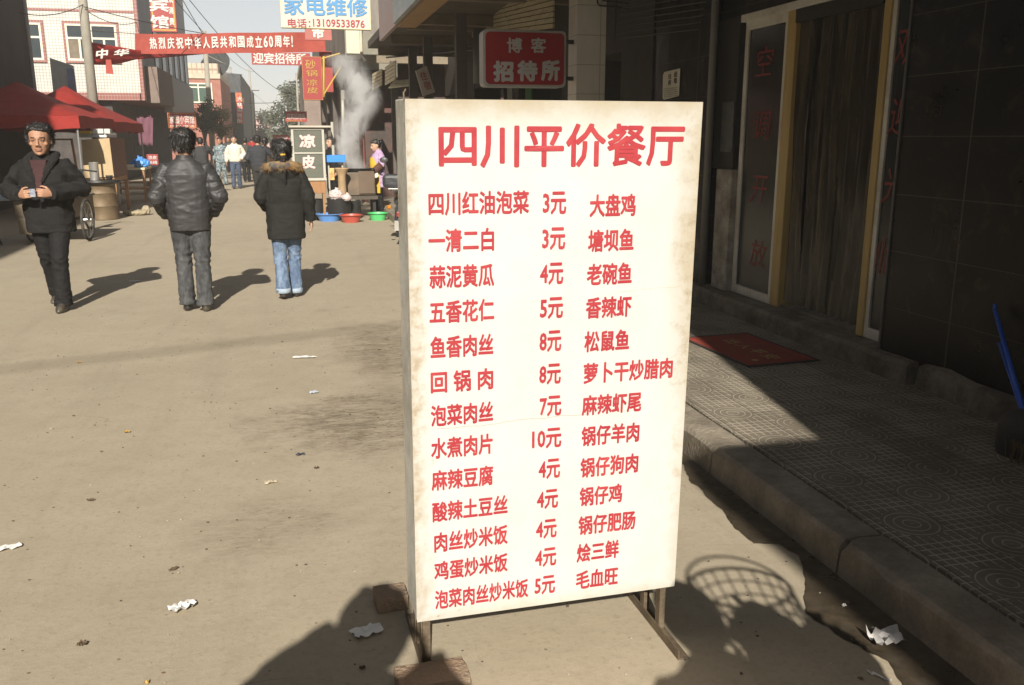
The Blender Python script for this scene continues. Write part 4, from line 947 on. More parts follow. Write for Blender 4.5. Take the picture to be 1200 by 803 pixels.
person('man in grey blue camouflage work clothes beside the one in the white jacket', cp, 165, 1.66, dict(m=camo, hem=.82, girth=1.08), dict(m=camo, hem=.085), vox=.013, feet=((.09, .10), (-.09, -.10)), group=far)
dp = g(306, 236); dp.z = 0
person('stocky man in a plain dark blue grey jacket walking away, left arm out', dp, -4, 1.72, dict(m=cloth('dark blue grey jacket', (.035, .037, .043), .75, .2, .35, 6), hem=.90, girth=1.2, hemgirth=1.05), dict(m=cloth('dark grey trousers', (.035, .034, .032), .8), w=1.1, hem=.085),
    arms=(((.38, .06, 1.16), (.50, .2, 1.06)), ((-.26, -.04, 1.12), (-.24, .14, 1.0))), feet=((.09, -.16, .03), (-.09, .12)), vox=.012, group=far)
q = aty(313, 215, 27); q.z = 0
person('person in a brown jacket with long dark hair, half hidden behind the ponytail woman', q, 0, 1.66, dict(m=cloth('brown jacket', (.055, .035, .022), .8, .3), hem=.8), dict(m=blk_tr), vox=.014, hair='tail', group=far)
q = aty(290, 214, 35); q.z = 0
person('person in olive grey clothes walking away between the white jacket and the dark jacket', q, 5, 1.65, dict(m=cloth('olive grey coat', (.06, .058, .048), .85, .3), hem=.78), dict(m=blk_tr), vox=.014, feet=((.08, .12), (-.08, -.12, .02)), group=far)
q = aty(238, 212, 28); q.z = 0
person('person in a dark jacket raising a hand to the ear, behind the charcoal jacket man', q, 10, 1.66, dict(m=cloth('charcoal grey jacket', (.04, .04, .042), .8, .3), hem=.82), dict(m=blk_tr), arms=(((.33, .1, 1.22), (.14, .16, 1.50)), ((-.25, -.05, 1.13), (-.25, .04, .9))), vox=.014, group=far)
q = aty(297, 200, 48); q.z = 0
person('person in a red jacket seen small far down the street', q, 0, 1.68, dict(m=cloth('red jacket', (.30, .03, .03), .8), hem=.8), dict(m=blk_tr), vox=.016, group=far)
q = aty(270, 200, 44); q.z = 0
person('person in dark grey seen small far down the left of the street', q, 175, 1.68, dict(m=cloth('slate grey jacket', (.05, .052, .055), .8), hem=.8), dict(m=blk_tr), vox=.016, group=far)

# --- stall keepers
ap = Vector((1.90, 19.6, 0))
body, ch, hb, k = person('stall woman in a lavender top and yellow apron standing by the steaming stove', ap, 104, 1.62, dict(m=cloth('lavender cotton smock', (.42, .30, .44), .8, .2, .3), hem=.62, girth=1.08, hemgirth=1.05, collar=1), dict(m=blk_tr),
    arms=(((.24, .0, 1.13), (.24, .24, .95)), ((-.24, .0, 1.13), (-.20, .26, .97))), vox=.012, sk=skin_pale, hair='bun', nod=12)
mb = MB(); rings = []
for z, rx, ry in ((.50, .205, .17), (.8, .205, .165), (1.0, .19, .155), (1.2, .17, .16), (1.30, .12, .155)):
    rings.append([Vector((rx * 1.1 * math.sin(a), ry * 1.16 * math.cos(a) + .002, z)) for a in [(-1.35 + 2.7 * i / 10) for i in range(11)]])
vs = [v for r in rings for v in r]; mb.add(vs, [(j * 11 + i, j * 11 + i + 1, (j + 1) * 11 + i + 1, (j + 1) * 11 + i) for j in range(4) for i in range(10)]); ch('apron', mb.mesh('apron'), cloth('mustard yellow apron', (.52, .33, .035), .7, .2))
for q, s_ in ((Vector((.24, .0, 1.13)), 1), (Vector((-.24, .0, 1.13)), -1)):
    W = Vector((.24 * s_, .24, .95)); mb = MB(); mb.tube([q.lerp(W, .05), q.lerp(W, .5), q.lerp(W, .95)], [.092, .086, .066], 12); ch('sleeve_cover', mb.mesh('sleeve_cover'), cloth('dark brown sleeve cover', (.09, .04, .03), .7))
ld_ = thing('ladle', 'round pale wire ladle held out by the stall woman over the stove', 'ladle', (1.62, 19.35, .98))
a = Vector((1.66, 19.75, 1.0)); e = aty(436, 204, 19.25)
MB().tube([a, e.lerp(a, .12)], .009, 6).build('handle', black, ld_, w=True)
mb = MB(); mb.lathe([(.001, -.02), (.08, -.012), (.13, .006), (.14, .012), (.13, .012), (.001, -.012)], (0, 0, 0), 18); m4 = Matrix.Translation(e) @ Matrix.Rotation(R(38), 4, 'X') @ Matrix.Rotation(R(15), 4, 'Y'); mb.v = [m4 @ v for v in mb.v]
mb.build('scoop', M('pale wire mesh', (.58, .56, .48), .5, .15), ld_, w=True)
person('person in black standing in the shade behind the blue tray', (1.03, 21.6, 0), 120, 1.68, dict(m=black_wool, hem=.8), dict(m=blk_tr), vox=.014, sk=skin_pale)
person('stall keeper in a light blue top behind the table of goods under the red canopy', (-4.72, 26.2, 0), -120, 1.55, dict(m=cloth('light blue smock', (.16, .27, .40), .8), hem=.8), dict(m=blk_tr), vox=.014)

# --- the two whose shadows fall across the bottom of the picture
person('photographer standing just behind the camera, whose shadow falls at the board\'s left foot', (-.29, -.01, 0), -8, 1.93, dict(m=black_wool, hem=.75, girth=1.35, hemgirth=1.15, sleeve=1.4, hood=1), dict(m=blk_tr, w=1.05),
    arms=(((.29, -.06, 1.25), (.17, .0, 1.46)), ((-.25, .02, 1.40), (-.10, .09, 1.52))), handd=(((-.2, .1, 1), (-1, 0, 0)), ((.2, .1, 1), (1, 0, 0))), vox=.014, hair='full', hs=1.2)
hb_ = person('bystander beside the camera carrying a wire basket, seen only as a shadow', (.88, .24, 0), 0, 1.62, dict(m=dk_canvas, hem=.75, girth=1.15), dict(m=blk_tr), arms=(((.29, .05, 1.17), (.31, .34, 1.30)), ((-.25, -.05, 1.13), (-.25, .04, .90))), vox=.014, hair='full', hs=1.25)
# ================================================================== signs and banners
red_cl = cloth('faded red banner cloth', (.32, .065, .048), .8, .14, .25, 3); red_en = M('red enamel', (.29, .032, .028), .5, .18, 3)
white_p = M('white paint', (.54, .52, .47), .6, .08); gold = M('golden paint', (.42, .28, .045), .5, .15); redp2 = M('red paint', (.34, .025, .04), .6, .1)
def panel(mb, tl, tr, br, bl_, d): mb.prism([bl_, br, tr, tl], d); return mb
# celebration banner across the street
Y = 32
tl, tr, bL, bR = aty(158, 39.5, Y), aty(392, 36.5, Y), aty(158.5, 63, Y), aty(392, 60, Y)
ban = thing('banner', 'long red cloth banner with white characters stretched across the whole street', 'banner', (tl.x, Y, bL.z))
def wav(t): return .10 * math.sin(t * 9) + .05 * math.sin(t * 23) - .22 * math.sin(math.pi * t)
mb = MB(); n = 60; vs = []
for i in range(n + 1):
    t = i / n; top, bot = tl.lerp(tr, t), bL.lerp(bR, t); sg = Vector((0, wav(t), -.05 * math.sin(math.pi * t)))
    vs += [top + sg, (top + bot) / 2 + sg + Vector((0, .02 * math.sin(t * 40), 0)), bot + sg, bot + sg + Vector((0, .012, 0)), top + sg + Vector((0, .012, 0))]
mb.add(vs, [(5 * i + k, 5 * i + (k + 1) % 5, 5 * i + 5 + (k + 1) % 5, 5 * i + 5 + k) for i in range(n) for k in range(5)])
mb.build('cloth', red_cl, ban, w=True, smooth='angle')
mb = MB(); txt = '热烈庆祝中华人民共和国成立60周年!'
L = (tr - tl); ux = (174 - 158) / 234; step = (353 - 174) / 234 / 17.6; c = ux
for chh in txt:
    half = chh in '60!'; wd = step * (.62 if half else 1)
    t0, t1 = c + wd * .1, c + wd * .9; p0 = bL.lerp(bR, t0); z0 = tl.lerp(tr, t0).z - p0.z; tm = (t0 + t1) / 2
    q0 = p0 + Vector((0, wav(t0) - .025, z0 * .24 - .04 * math.sin(math.pi * tm))); q1 = bL.lerp(bR, t1) + Vector((0, wav(t1) - .025, z0 * .24 - .04 * math.sin(math.pi * tm)))
    if chh == '!': q1 = q0.lerp(q1, .4)
    write(mb, chh, q0, q1 - q0, (0, 0, z0 * .58), .03); c += wd
mb.build('lettering', white_p, ban, w=True)
for a, e in ((tl, aty(100, 36, 28.8)), (bL, aty(101, 62, 28.8)), (tr, Vector((3.4, 32, tr.z + .1))), (bR, Vector((3.4, 32, bR.z + .1)))): MB().tube([a, e], .012, 5).build('rope', M('grey rope', (.3, .28, .24)), ban, w=True)
# slack second banner behind it
sb = thing('banner', 'slack crumpled red banner tied to the utility pole behind the long one', 'banner', aty(110, 88, 29.5))
A = [(aty(107, 49.5, 28.9), aty(110, 76, 28.9)), (aty(122, 52, 29.6), aty(124, 76, 29.5)), (aty(140, 55, 30.6), aty(142, 74, 30.6)), (aty(158, 58.5, 31.6), aty(160, 70, 31.6)), (aty(190, 61.5, 34), aty(190, 68, 33.6)), (aty(250, 60.0, 38), aty(250, 62.5, 38))]
mb = MB(); vs = []
for i, (a, e) in enumerate(A):
    for j in range(5): vs.append(a.lerp(e, j / 4) + Vector((0, .12 * math.sin(j * 1.6 + i * 1.3), 0)))
mb.add(vs, [(5 * i + j, 5 * i + j + 1, 5 * i + j + 6, 5 * i + j + 5) for i in range(5) for j in range(4)])
c_ = mb.build('cloth', cloth('bright red banner cloth', (.36, .03, .026), .7, .14, .25, 3), sb, w=True, smooth=True); sol = c_.modifiers.new('s', 'SOLIDIFY'); sol.thickness = .01
a, e = aty(123, 73, 28.6), aty(133, 87, 28.6)
MB().prism([aty(124, 70, 28.7), aty(130, 70, 28.7), aty(133, 87, 28.6), aty(124, 86, 28.6)], (0, .03, 0)).build('hanging_end', red_cl, sb, w=True)
mb = MB()
for chh, x0, y0, x1, y1, yd in (('中', 112, 69.5, 126, 58, 28.6), ('华', 133, 66.5, 151, 58.5, 29.9)):
    o = aty(x0, y0, yd); write(mb, chh, o, aty(x1, y0 - 1.5, yd) - o, aty(x0 + 1, y1, yd) - o, .035)
mb.build('lettering', white_p, sb, w=True)
# flat signs: pixel corners at a given distance
def sign(name, label, tl, br, y, mat, thick=.12, frame=None, texts=(), tl_dy=0, slope=0, group=None, edge=None):
    """texts: (string, x0, y0, x1, y1, paint, bold) in pixels, y1 is the top"""
    a, b_ = aty(tl[0], tl[1], y), aty(br[0], br[1], y); t = thing(name, label, 'sign', ((a.x + b_.x) / 2, y, b_.z), 0, group)
    x0, x1, z0, z1 = a.x, b_.x, b_.z, a.z
    sl_ = lambda x: slope * (x - x0)
    def P(x, yy, z): return (x, yy, z + sl_(x))
    MB().prism([P(x0, y, z0), P(x1, y, z0), P(x1, y, z1), P(x0, y, z1)], (0, thick, 0)).build('panel', mat, t, w=True, bevel=.004)
    if frame:
        f = frame[1]; mb = MB()
        for u0, u1, w0, w1 in ((x0 + f * .6, x1 - f * .6, z0 + f * .6, z0 + f * 1.2), (x0 + f * .6, x1 - f * .6, z1 - f * 1.2, z1 - f * .6), (x0 + f * .6, x0 + f * 1.2, z0 + f * 1.2, z1 - f * 1.2), (x1 - f * 1.2, x1 - f * .6, z0 + f * 1.2, z1 - f * 1.2)): mb.prism([P(u0, y - .004, w0), P(u1, y - .004, w0), P(u1, y - .004, w1), P(u0, y - .004, w1)], (0, .003, 0))
        mb.build('border', frame[0], t, w=True)
    by = {}
    for s_, px0, py0, px1, py1, paint, bold in texts:
        m = by.setdefault(paint.name, (paint, MB()))[1]; o = aty(px0, py0, y - .012); e = aty(px1, py0, y - .012); h = aty(px0, py1, y - .012)
        write(m, s_, o, (e.x - o.x, 0, slope * (e.x - o.x)), (0, 0, h.z - o.z), bold)
    for paint, m in by.values(): m.build('lettering', paint, t, w=True)
    return t
blu = M('sky blue paint', (.075, .235, .45), .6, .1)
t = sign('hanging_sign', 'white repair shop sign with blue characters and a red phone number', (327, -16), (435, 35.5), 20, M('cream white sign', (.50, .475, .39), .5, .07), .14, (M('yellow edge', (.62, .52, .2)), .012),
     [('家电维修', 333, 17.5, 431, -6, blu, .022), ('电话：', 337.5, 32, 364, 21.5, redp2, .012), ('13109533876', 367, 31.0, 427.5, 22.0, redp2, .012)])
MB().bx(1.6, 1.9, 20.04, 20.1, 4.6, 4.66).bx(1.6, 1.9, 20.04, 20.1, 4.0, 4.06).build('bracket', black, t, w=True)
sign('hanging_sign', 'tall red hotel sign with white characters and a yellow border by the tiled building', (170, -55), (208, 38), 33, red_en, .16, (gold, .07),
     [('宾', 175.5, 13.5, 198, -4, white_p, .028), ('馆', 177, 33, 198.5, 17.5, white_p, .028), ('众', 197.5, 3.5, 203, -5, white_p, .03), ('消', 198, 16.5, 203.5, 8, white_p, .03), ('费', 199, 29.5, 204.5, 21, white_p, .03)], slope=.0)
sign('hanging_sign', 'red hostel board with bold white characters just below the long banner', (294.5, 61), (364, 77), 37, red_en, .06, None, [('迎宾招待所', 297, 74.5, 359, 61.5, white_p, .022)])
t = sign('hanging_sign', 'upright red noodle sign with golden characters hanging from the right hand wall', (353, 66), (379, 117.5), 24, red_en, .2, (gold, .011),
     [('砂', 358, 81, 370, 70, gold, .0), ('锅', 359, 89.5, 372, 82, gold, .0), ('凉', 359.5, 100.5, 372, 93, gold, .0), ('皮', 360, 109.5, 373, 102, gold, .0)])
MB().tube([(1.0, 24.1, 3.6), (1.5, 24.1, 3.75)], .02, 6).tube([(1.0, 24.1, 2.7), (1.5, 24.1, 3.45)], .02, 6).tube([(1.0, 24.1, 2.66), (1.05, 24.1, 3.66)], .03, 6).build('bracket', M('yellow iron', (.5, .33, .06)), t, w=True)
sign('hanging_sign', 'plain red panel hanging close behind the upright noodle sign', (374, 60), (391, 108), 27, red_en, .08)
sign('hanging_sign', 'pale red market board peeking out under the repair shop sign', (357, 30), (389, 47.5), 26, M('faded pink red', (.36, .11, .09), .6, .15), .1, None, [('市', 366, 45, 380, 33, M('cream paint', (.7, .62, .5)), .05)])
sign('hanging_sign', 'small red inn sign with pale characters under the tiled building', (195.5, 132), (230.5, 150.5), 35, M('dull red enamel', (.26, .04, .03), .5, .2), .12, (M('orange border', (.5, .2, .04)), .03), [('家园小宾馆', 199, 145, 228, 135, white_p, .006), ('住宿 电话', 199, 148.8, 228, 146.6, M('cream paint', (.7, .62, .5)), .0)])
sign('hanging_sign', 'small red hostel sign with a yellow line of print high beyond the glass cart', (334, 130.5), (360, 143), 40, red_en, .08, None, [('迎宾招待所', 336, 140, 358, 133, white_p, .01), ('住宿休息洗澡', 336, 142.4, 354, 140.8, gold, .0)])
sign('hanging_sign', 'lower small red hostel sign partly behind the ponytail woman', (319.5, 158.5), (339.5, 167), 36, red_en, .08, None, [('红宾招待所', 321, 165, 338, 160, white_p, .0)])
sign('hanging_sign', 'narrow upright red sign with white characters far down the left side', (275.5, 108.5), (285.5, 145), 80, M('hazy red', (.45, .05, .05), .5), .2, (M('orange border', (.5, .2, .04)), .12), [(ch_, 278, 118.5 + 6.5 * i, 284, 113 + 6.5 * i, white_p, .03) for i, ch_ in enumerate('大众招待所')])
# hostel light box beside the pillar
lbx = aty(565, 104, 9.45); t = thing('light_box_sign', 'dark red hostel light box sign with rounded pale frame above the menu board', 'sign', (2.5, 9.5, 2.15))
a, b_ = aty(566, 36, 9.4), aty(663, 103, 9.4); z0, z1, x0, x1 = b_.z, aty(610, 35, 9.4).z, a.x, b_.x
mb = MB(); r = .05; poly = []
for cx, cz, s0 in ((x1 - r, z1 - r, 0), (x0 + r, z1 - r, 90), (x0 + r, z0 + r, 180), (x1 - r, z0 + r, 270)):
    for k in range(5): q = R(s0 + 22.5 * k); poly.append((cx + r * math.cos(q), 9.4, cz + r * math.sin(q)))
inner = [((x0 + x1) / 2 + (p[0] - (x0 + x1) / 2) * .945, 9.4, (z0 + z1) / 2 + (p[2] - (z0 + z1) / 2) * .91) for p in poly]
mb.prism(poly, (0, .2, 0)); mb.build('box_frame', M('pale grey aluminium', (.40, .40, .38), .45, .15), t, w=True, bevel=.004)
MB().prism([(p[0], 9.395, p[2]) for p in inner], (0, .004, 0)).build('face', M('red acrylic face', (.33, .012, .012), .35, .2, 2), t, w=True)
gw = M('grey white film', (.50, .49, .47), .5, .1)
mb = MB()
for s_, px0, py0, px1, py1, bo in (('博', 594, 62, 612, 44, .025), ('客', 622, 62, 640, 44, .025), ('招', 578, 96, 602, 71, .05), ('待', 606, 95.5, 630, 70.5, .05), ('所', 634, 95, 656, 70, .05)):
    o = aty(px0, py0, 9.39); e = aty(px1, py0, 9.39); h = aty(px0, py1, 9.39); write(mb, s_, o, (e.x - o.x, 0, 0), (0, 0, h.z - o.z), bo)
mb.build('lettering', gw, t, w=True)
MB().bx(x1, 3.06, 9.46, 9.52, z1 - .12, z1 - .08).bx(x1, 3.06, 9.46, 9.52, z0 + .08, z0 + .12).build('bracket', black, t, w=True)
# small tilted sign hanging in the gloom
t = thing('hanging_sign', 'small tilted pale sign with red strokes hanging crooked in the gloom', 'sign', (2.3, 15, 2.3))
q = [aty(*p_, 15) for p_ in ((487, 83), (500, 77), (510, 108), (496, 113))]
MB().prism([q[3], q[2], q[1], q[0]], (0, .06, 0)).build('panel', M('grubby pale panel', (.40, .34, .29), .6, .2), t, w=True)
mb = MB()
for i, ch_ in enumerate('住宿'):
    o = aty(494 + i * 4.2, 95 + i * 11, 14.98); write(mb, ch_, o, aty(502 + i * 4.2, 93.5 + i * 11, 14.98) - o, aty(491 + i * 4.2, 85 + i * 11, 14.98) - o, .02)
mb.build('lettering', M('faded red strokes', (.30, .09, .07)), t, w=True)

# ================================================================== stalls on the left: canopies, barrel stove, tables
tent_m = cloth('red canopy cloth', (.26, .024, .018), .75, .18, .3, 2)
steel = M('galvanised pole', (.42, .42, .41), .4, .15, 5, .1, metal=.6)
def canopy(x0, x1, y0, y1, ze, zp, label, seed):
    t = thing('market_canopy', label, 'canopy', ((x0 + x1) / 2, (y0 + y1) / 2, 0)); n = 12; vs = []
    for j in range(n + 1):
        for i in range(n + 1):
            u, v = i / n, j / n; d = max(abs(u - .5), abs(v - .5)) * 2; sag = -.16 * math.sin(math.pi * d) * (1 - .55 * abs(abs(u - .5) - abs(v - .5)) * 2 - .3)
            vs.append((x0 + (x1 - x0) * u, y0 + (y1 - y0) * v, zp + (ze - zp) * d + sag * .5 + .03 * noise.noise((u * 4 + seed, v * 4, 0)) * (1 if d > .1 else 0)))
    mb = MB(); mb.add(vs, [(j * (n + 1) + i, j * (n + 1) + i + 1, (j + 1) * (n + 1) + i + 1, (j + 1) * (n + 1) + i) for j in range(n) for i in range(n)])
    edge = [i for i in range(n + 1)] + [j * (n + 1) + n for j in range(1, n + 1)] + [n * (n + 1) + i for i in range(n - 1, -1, -1)] + [j * (n + 1) for j in range(n - 1, 0, -1)]
    k0 = len(mb.v); m_ = len(edge)
    for s_, e in enumerate(edge):
        q = mb.v[e]; mb.v.append(q + Vector((0, 0, -.24 - .03 * (s_ % 3 == 1) + .02 * noise.noise((s_ * .7, seed, 0)))) + Vector((q.x - (x0 + x1) / 2, q.y - (y0 + y1) / 2, 0)) * .012)
    f = [(edge[s_], edge[(s_ + 1) % m_], k0 + (s_ + 1) % m_, k0 + s_) for s_ in range(m_)]; mb.f += f; mb.mi += [0] * len(f)
    mb.build('canopy_cloth', tent_m, t, w=True, smooth='angle', ang=50)
    for xx in (x0 + .05, x1 - .05):
        for yy in (y0 + .05, y1 - .05): MB().tube([(xx, yy, 0), (xx, yy, ze - .06)], .02, 8).build('pole', steel, t, w=True)
    mb = MB()
    i_ = .05
    for a, b_ in (((x0 + i_, y0 + i_), (x1 - i_, y0 + i_)), ((x1 - i_, y0 + i_), (x1 - i_, y1 - i_)), ((x1 - i_, y1 - i_), (x0 + i_, y1 - i_)), ((x0 + i_, y1 - i_), (x0 + i_, y0 + i_))): mb.tube([(*a, ze - .1), (*b_, ze - .1)], .014, 6)
    mb.build('frame_rail', steel, t, w=True); return t
canopy(-7.0, -3.97, 19.6, 23.4, 2.06, 2.80, 'big red market canopy nearest us at the left edge of the street', 1)
canopy(-7.0, -4.02, 23.75, 28.2, 2.02, 2.95, 'second red market canopy behind the nearest one', 5)
rust = M('rusty brown steel', (.15, .10, .055), .6, .4, 5, .3, metal=.3, dirt=(.19, .145, .085), da=.6, dsc=4)
st = thing('barrel_stove', 'rusty steel barrel stove with a tin cylinder on its top plate', 'stove', (-3.73, 19.75, 0))
mb = MB(); mb.lathe([(.0, .0), (.295, .0), (.30, .02), (.292, .05), (.292, .26), (.305, .28), (.292, .30), (.29, .52), (.302, .54), (.29, .56), (.288, .70), (.30, .715), (.30, .73), (.0, .73)], (0, 0, 0), 24); mb.build('barrel', rust, st, smooth='angle')
MB().lathe([(.0, .735), (.37, .735), (.40, .76), (.39, .80), (.37, .79), (.0, .765)], (0, 0, 0), 24).build('top_plate', M('sooty iron', (.03, .028, .026), .5, .3, metal=.4), st, smooth='angle')
MB().lathe([(.0, .80), (.09, .80), (.09, 1.14), (.094, 1.15), (.085, 1.155), (.08, 1.10), (0, 1.09)], (-.06, -.12, 0), 18).build('tin_cylinder', M('bright tin', (.55, .54, .5), .35, .2, 4, .1, metal=.7), st, smooth='angle')
MB().lathe([(.0, .80), (.05, .80), (.07, .88), (.072, .89), (.06, .885), (0, .82)], (.20, -.05, 0), 14).build('pot', M('dark pot', (.08, .075, .07), .4, .2, metal=.5), st, smooth=True)
wood_r = M('red brown lacquered wood', (.17, .065, .035), .5, .3, 4, .2, stretch=(1, 1, 5), dirt=(.09, .05, .03), da=.5)
wood_o = M('worn orange wood', (.30, .15, .06), .6, .3, 4, .2, stretch=(6, 1, 1))
cbn = thing('food_cart', 'wooden food cart with a tan board front beside the barrel stove', 'food cart', (-3.95, 21.4, 0))
MB().prism([aty(95, 164, 20.7), aty(128, 162, 20.7), aty(133.5, 207, 20.7), aty(99, 209, 20.7)], (0, .03, 0)).build('tan_board', M('tan cardboard', (.46, .34, .19), .8, .2, 3, .3, dirt=(.30, .20, .1), da=.4), cbn, w=True)
x0 = aty(133, 190, 20.8).x
MB().prism([(x0 + .0, 20.74, .82), (x0 + .02, 22.3, .82), (x0 + .02, 22.3, 1.62), (x0 - .08, 20.74, 1.64)], (-.04, 0, 0)).build('side_panel', wood_r, cbn, w=True)
MB().bx(-4.35, x0, 20.74, 22.35, .70, .81).build('counter', wood_o, cbn, w=True, bevel=.01)
for xx, yy in ((-4.3, 20.8), (x0 - .06, 20.8), (-4.3, 22.2), (x0 - .06, 22.25)): MB().bx(xx, xx + .07, yy, yy + .07, 0, .70).build('leg', wood_o, cbn, w=True)
MB().bx(-4.3, x0 - .1, 20.9, 22.1, 1.64, 1.72).build('top_shelf', M('pale plastic sheet', (.6, .6, .58), .4, .2, 6), cbn, w=True, bevel=.01)
a = aty(105, 160, 20.75); solo(MB().box((a.x - .12, 20.85, 1.75), (.30, .18, .06)), 'tray', M('yellow plastic', (.70, .48, .03), .4, .1), 'flat yellow tray on the top shelf of the wooden food cart', 'tray', bevel=.01)
for k in range(3): solo(MB().box((-3.95 + k * .13, 20.95, 1.77), (.115, .2, .10)), 'carton', M('white carton', (.54, .52, .47), .7, .1), ('left', 'middle', 'right')[k] + ' white carton in the row on the wooden food cart', 'carton', bevel=.008, group='white cartons on the food cart')
sk = thing('sack', 'crumpled pale sack lying on the ground by the food cart legs', 'sack', (-3.25, 20.6, 0))
mb = MB(); mb.ell((0, 0, .06), (.26, .14, .07), 16, 8); mb.ell((.22, .05, .10), (.09, .08, .11), 12, 8); m = remesh(mb, .014, 1); crumple(m, .022, 14, 1, 2); finish('sack_cloth', m, [M('dirty pale sacking', (.30, .25, .16), .9, .4, 12)], None, sk, smooth=True)
def table(x0, x1, y0, y1, h, label, mat, top):
    t = thing('stall_table', label, 'table', ((x0 + x1) / 2, (y0 + y1) / 2, 0))
    MB().bx(x0, x1, y0, y1, h - .05, h).build('tabletop', top, t, w=True, bevel=.006)
    for xx in (x0 + .02, x1 - .07):
        for yy in (y0 + .02, y1 - .07): MB().bx(xx, xx + .05, yy, yy + .05, 0, h - .05).build('leg', mat, t, w=True)
    MB().bx(x0 + .07, x1 - .07, y0 + .03, y1 - .03, h * .38, h * .38 + .03).build('lower_shelf', mat, t, w=True); return t
ty = 25.2
table(-4.75, -3.55, 24.6, 25.8, .88, 'stall table with a cream top holding boxes and bags under the second canopy', wood_o, M('cream table top', (.62, .54, .36), .6, .2))
def boxy(name, c, d, mat, label, cat, rz=0, grp=None): return solo(MB().box(c, d, rz), name, mat, label, cat, bevel=.01, group=grp)
boxy('plastic_box', (-4.25, 25.0, 1.0), (.36, .26, .2), M('blue plastic box', (.10, .22, .55), .4, .2), 'blue plastic box on the cream topped stall table', 'box')
for k in range(3): boxy('food_tray', (-4.55 + k * .30, 24.75, .925), (.26, .2, .08), M('cream food tray', (.60, .54, .42), .6, .2), ('left', 'middle', 'right')[k] + ' cream food tray along the front of the stall table', 'tray', 0, 'food trays on the stall table')
rbx = sign('red_signboard', 'square red signboard with white characters standing on the stall table', (171.5, 181), (186, 193.5), 25.4, red_en, .05, None, [('凉皮', 174, 187, 184, 182.5, white_p, .02), ('米线', 173.5, 192.5, 184.5, 188.5, white_p, .02)])
def bag(name, c, r, mat, label, cat='plastic bag', seed=0, vox=.012):
    mb = MB(); mb.ell((0, 0, r[2] * .8), r, 14, 9); mb.tube([(0, 0, r[2] * 1.3), (.01, 0, r[2] * 1.75), (.02, .01, r[2] * 2.1)], [r[0] * .45, r[0] * .2, r[0] * .28], 8)
    m = remesh(mb, vox, 1); crumple(m, r[0] * .14, 5 / r[0] * .5, 1, seed); o = finish(name, m, [mat], None, None, smooth=True, loc=c); return tag(o, label, cat)
bag('plastic_bag', (-3.72, 25.1, .88), (.26, .2, .13), M('blue polythene', (.07, .25, .62), .35, .2), 'crumpled blue plastic bag at the right end of the stall table', seed=4)
bk = thing('bucket', 'white plastic bucket standing on the road by the stall table', 'bucket', (-3.62, 26.0, 0))
MB().lathe([(0, .01), (.15, .01), (.152, 0), (.185, .44), (.20, .45), (.20, .48), (.185, .485), (.175, .44), (.14, .04), (0, .04)], (0, 0, 0), 20).build('pail', M('off white plastic', (.62, .60, .54), .45, .1), bk, smooth='angle')
MB().tube([(-.2, 0, .44), (-.19, -.1, .40), (0, -.17, .36), (.19, -.1, .40), (.2, 0, .44)], .006, 6).build('handle', steel, bk)
gc = thing('crate', 'green plastic crate behind the white bucket', 'crate', (-3.45, 26.9, 0)); gp = M('green plastic', (.03, .28, .10), .5, .2)
MB().bx(-.25, .25, -.18, .18, 0, .03).build('crate_floor', gp, gc)
mb = MB()
for z in (.06, .15, .24, .33): mb.bx(-.25, .25, -.18, -.165, z, z + .055).bx(-.25, .25, .165, .18, z, z + .055).bx(-.25, -.235, -.164, .164, z, z + .055).bx(.235, .25, -.164, .164, z, z + .055)
for xx in (-.25, .23): mb.bx(xx - .002, xx + .022, -.182, -.16, 0, .39).bx(xx - .002, xx + .022, .16, .182, 0, .39)
mb.build('crate_wall', gp, gc)
table(-4.9, -3.5, 28.6, 29.6, .8, 'dim table behind the second canopy with a draped cloth', wood_o, M('greyish table cloth', (.25, .24, .22)))
mb = MB(); vs = []
for j in range(9):
    for i in range(9): vs.append((-5.45 + .075 * i * (1 - .02 * j), 36.9 + .06 * math.sin(i * 1.9 + j * .3), 2.45 - .14 * j + .03 * math.sin(i * 2.1)))
mb.add(vs, [(j * 9 + i, j * 9 + i + 1, (j + 1) * 9 + i + 1, (j + 1) * 9 + i) for j in range(8) for i in range(8)])
o = solo(mb, 'hanging_cloth', cloth('dusty pink cloth', (.16, .07, .095), .9), 'dusty pink cloth hanging in front of the tiled building ground floor', 'cloth', smooth=True); k_ = o.modifiers.new('s', 'SOLIDIFY'); k_.thickness = .02
# a propped ladder-like frame seen under the first canopy
fr_ = thing('wooden_rack', 'bare wooden rack standing in the dark under the nearest canopy', 'rack', (-4.55, 20.6, 0)); 
MB().tube([(-.3, 0, 0), (-.25, 0, 1.62)], .025, 6).build('post', wood_o, fr_); MB().tube([(.3, 0, 0), (.2, 0, 1.62)], .025, 6).build('post', wood_o, fr_); MB().tube([(-.25, 0, 1.6), (.2, 0, 1.6)], .02, 6).tube([(-.28, 0, .9), (.26, 0, .9)], .02, 6).build('crossbar', wood_o, fr_)
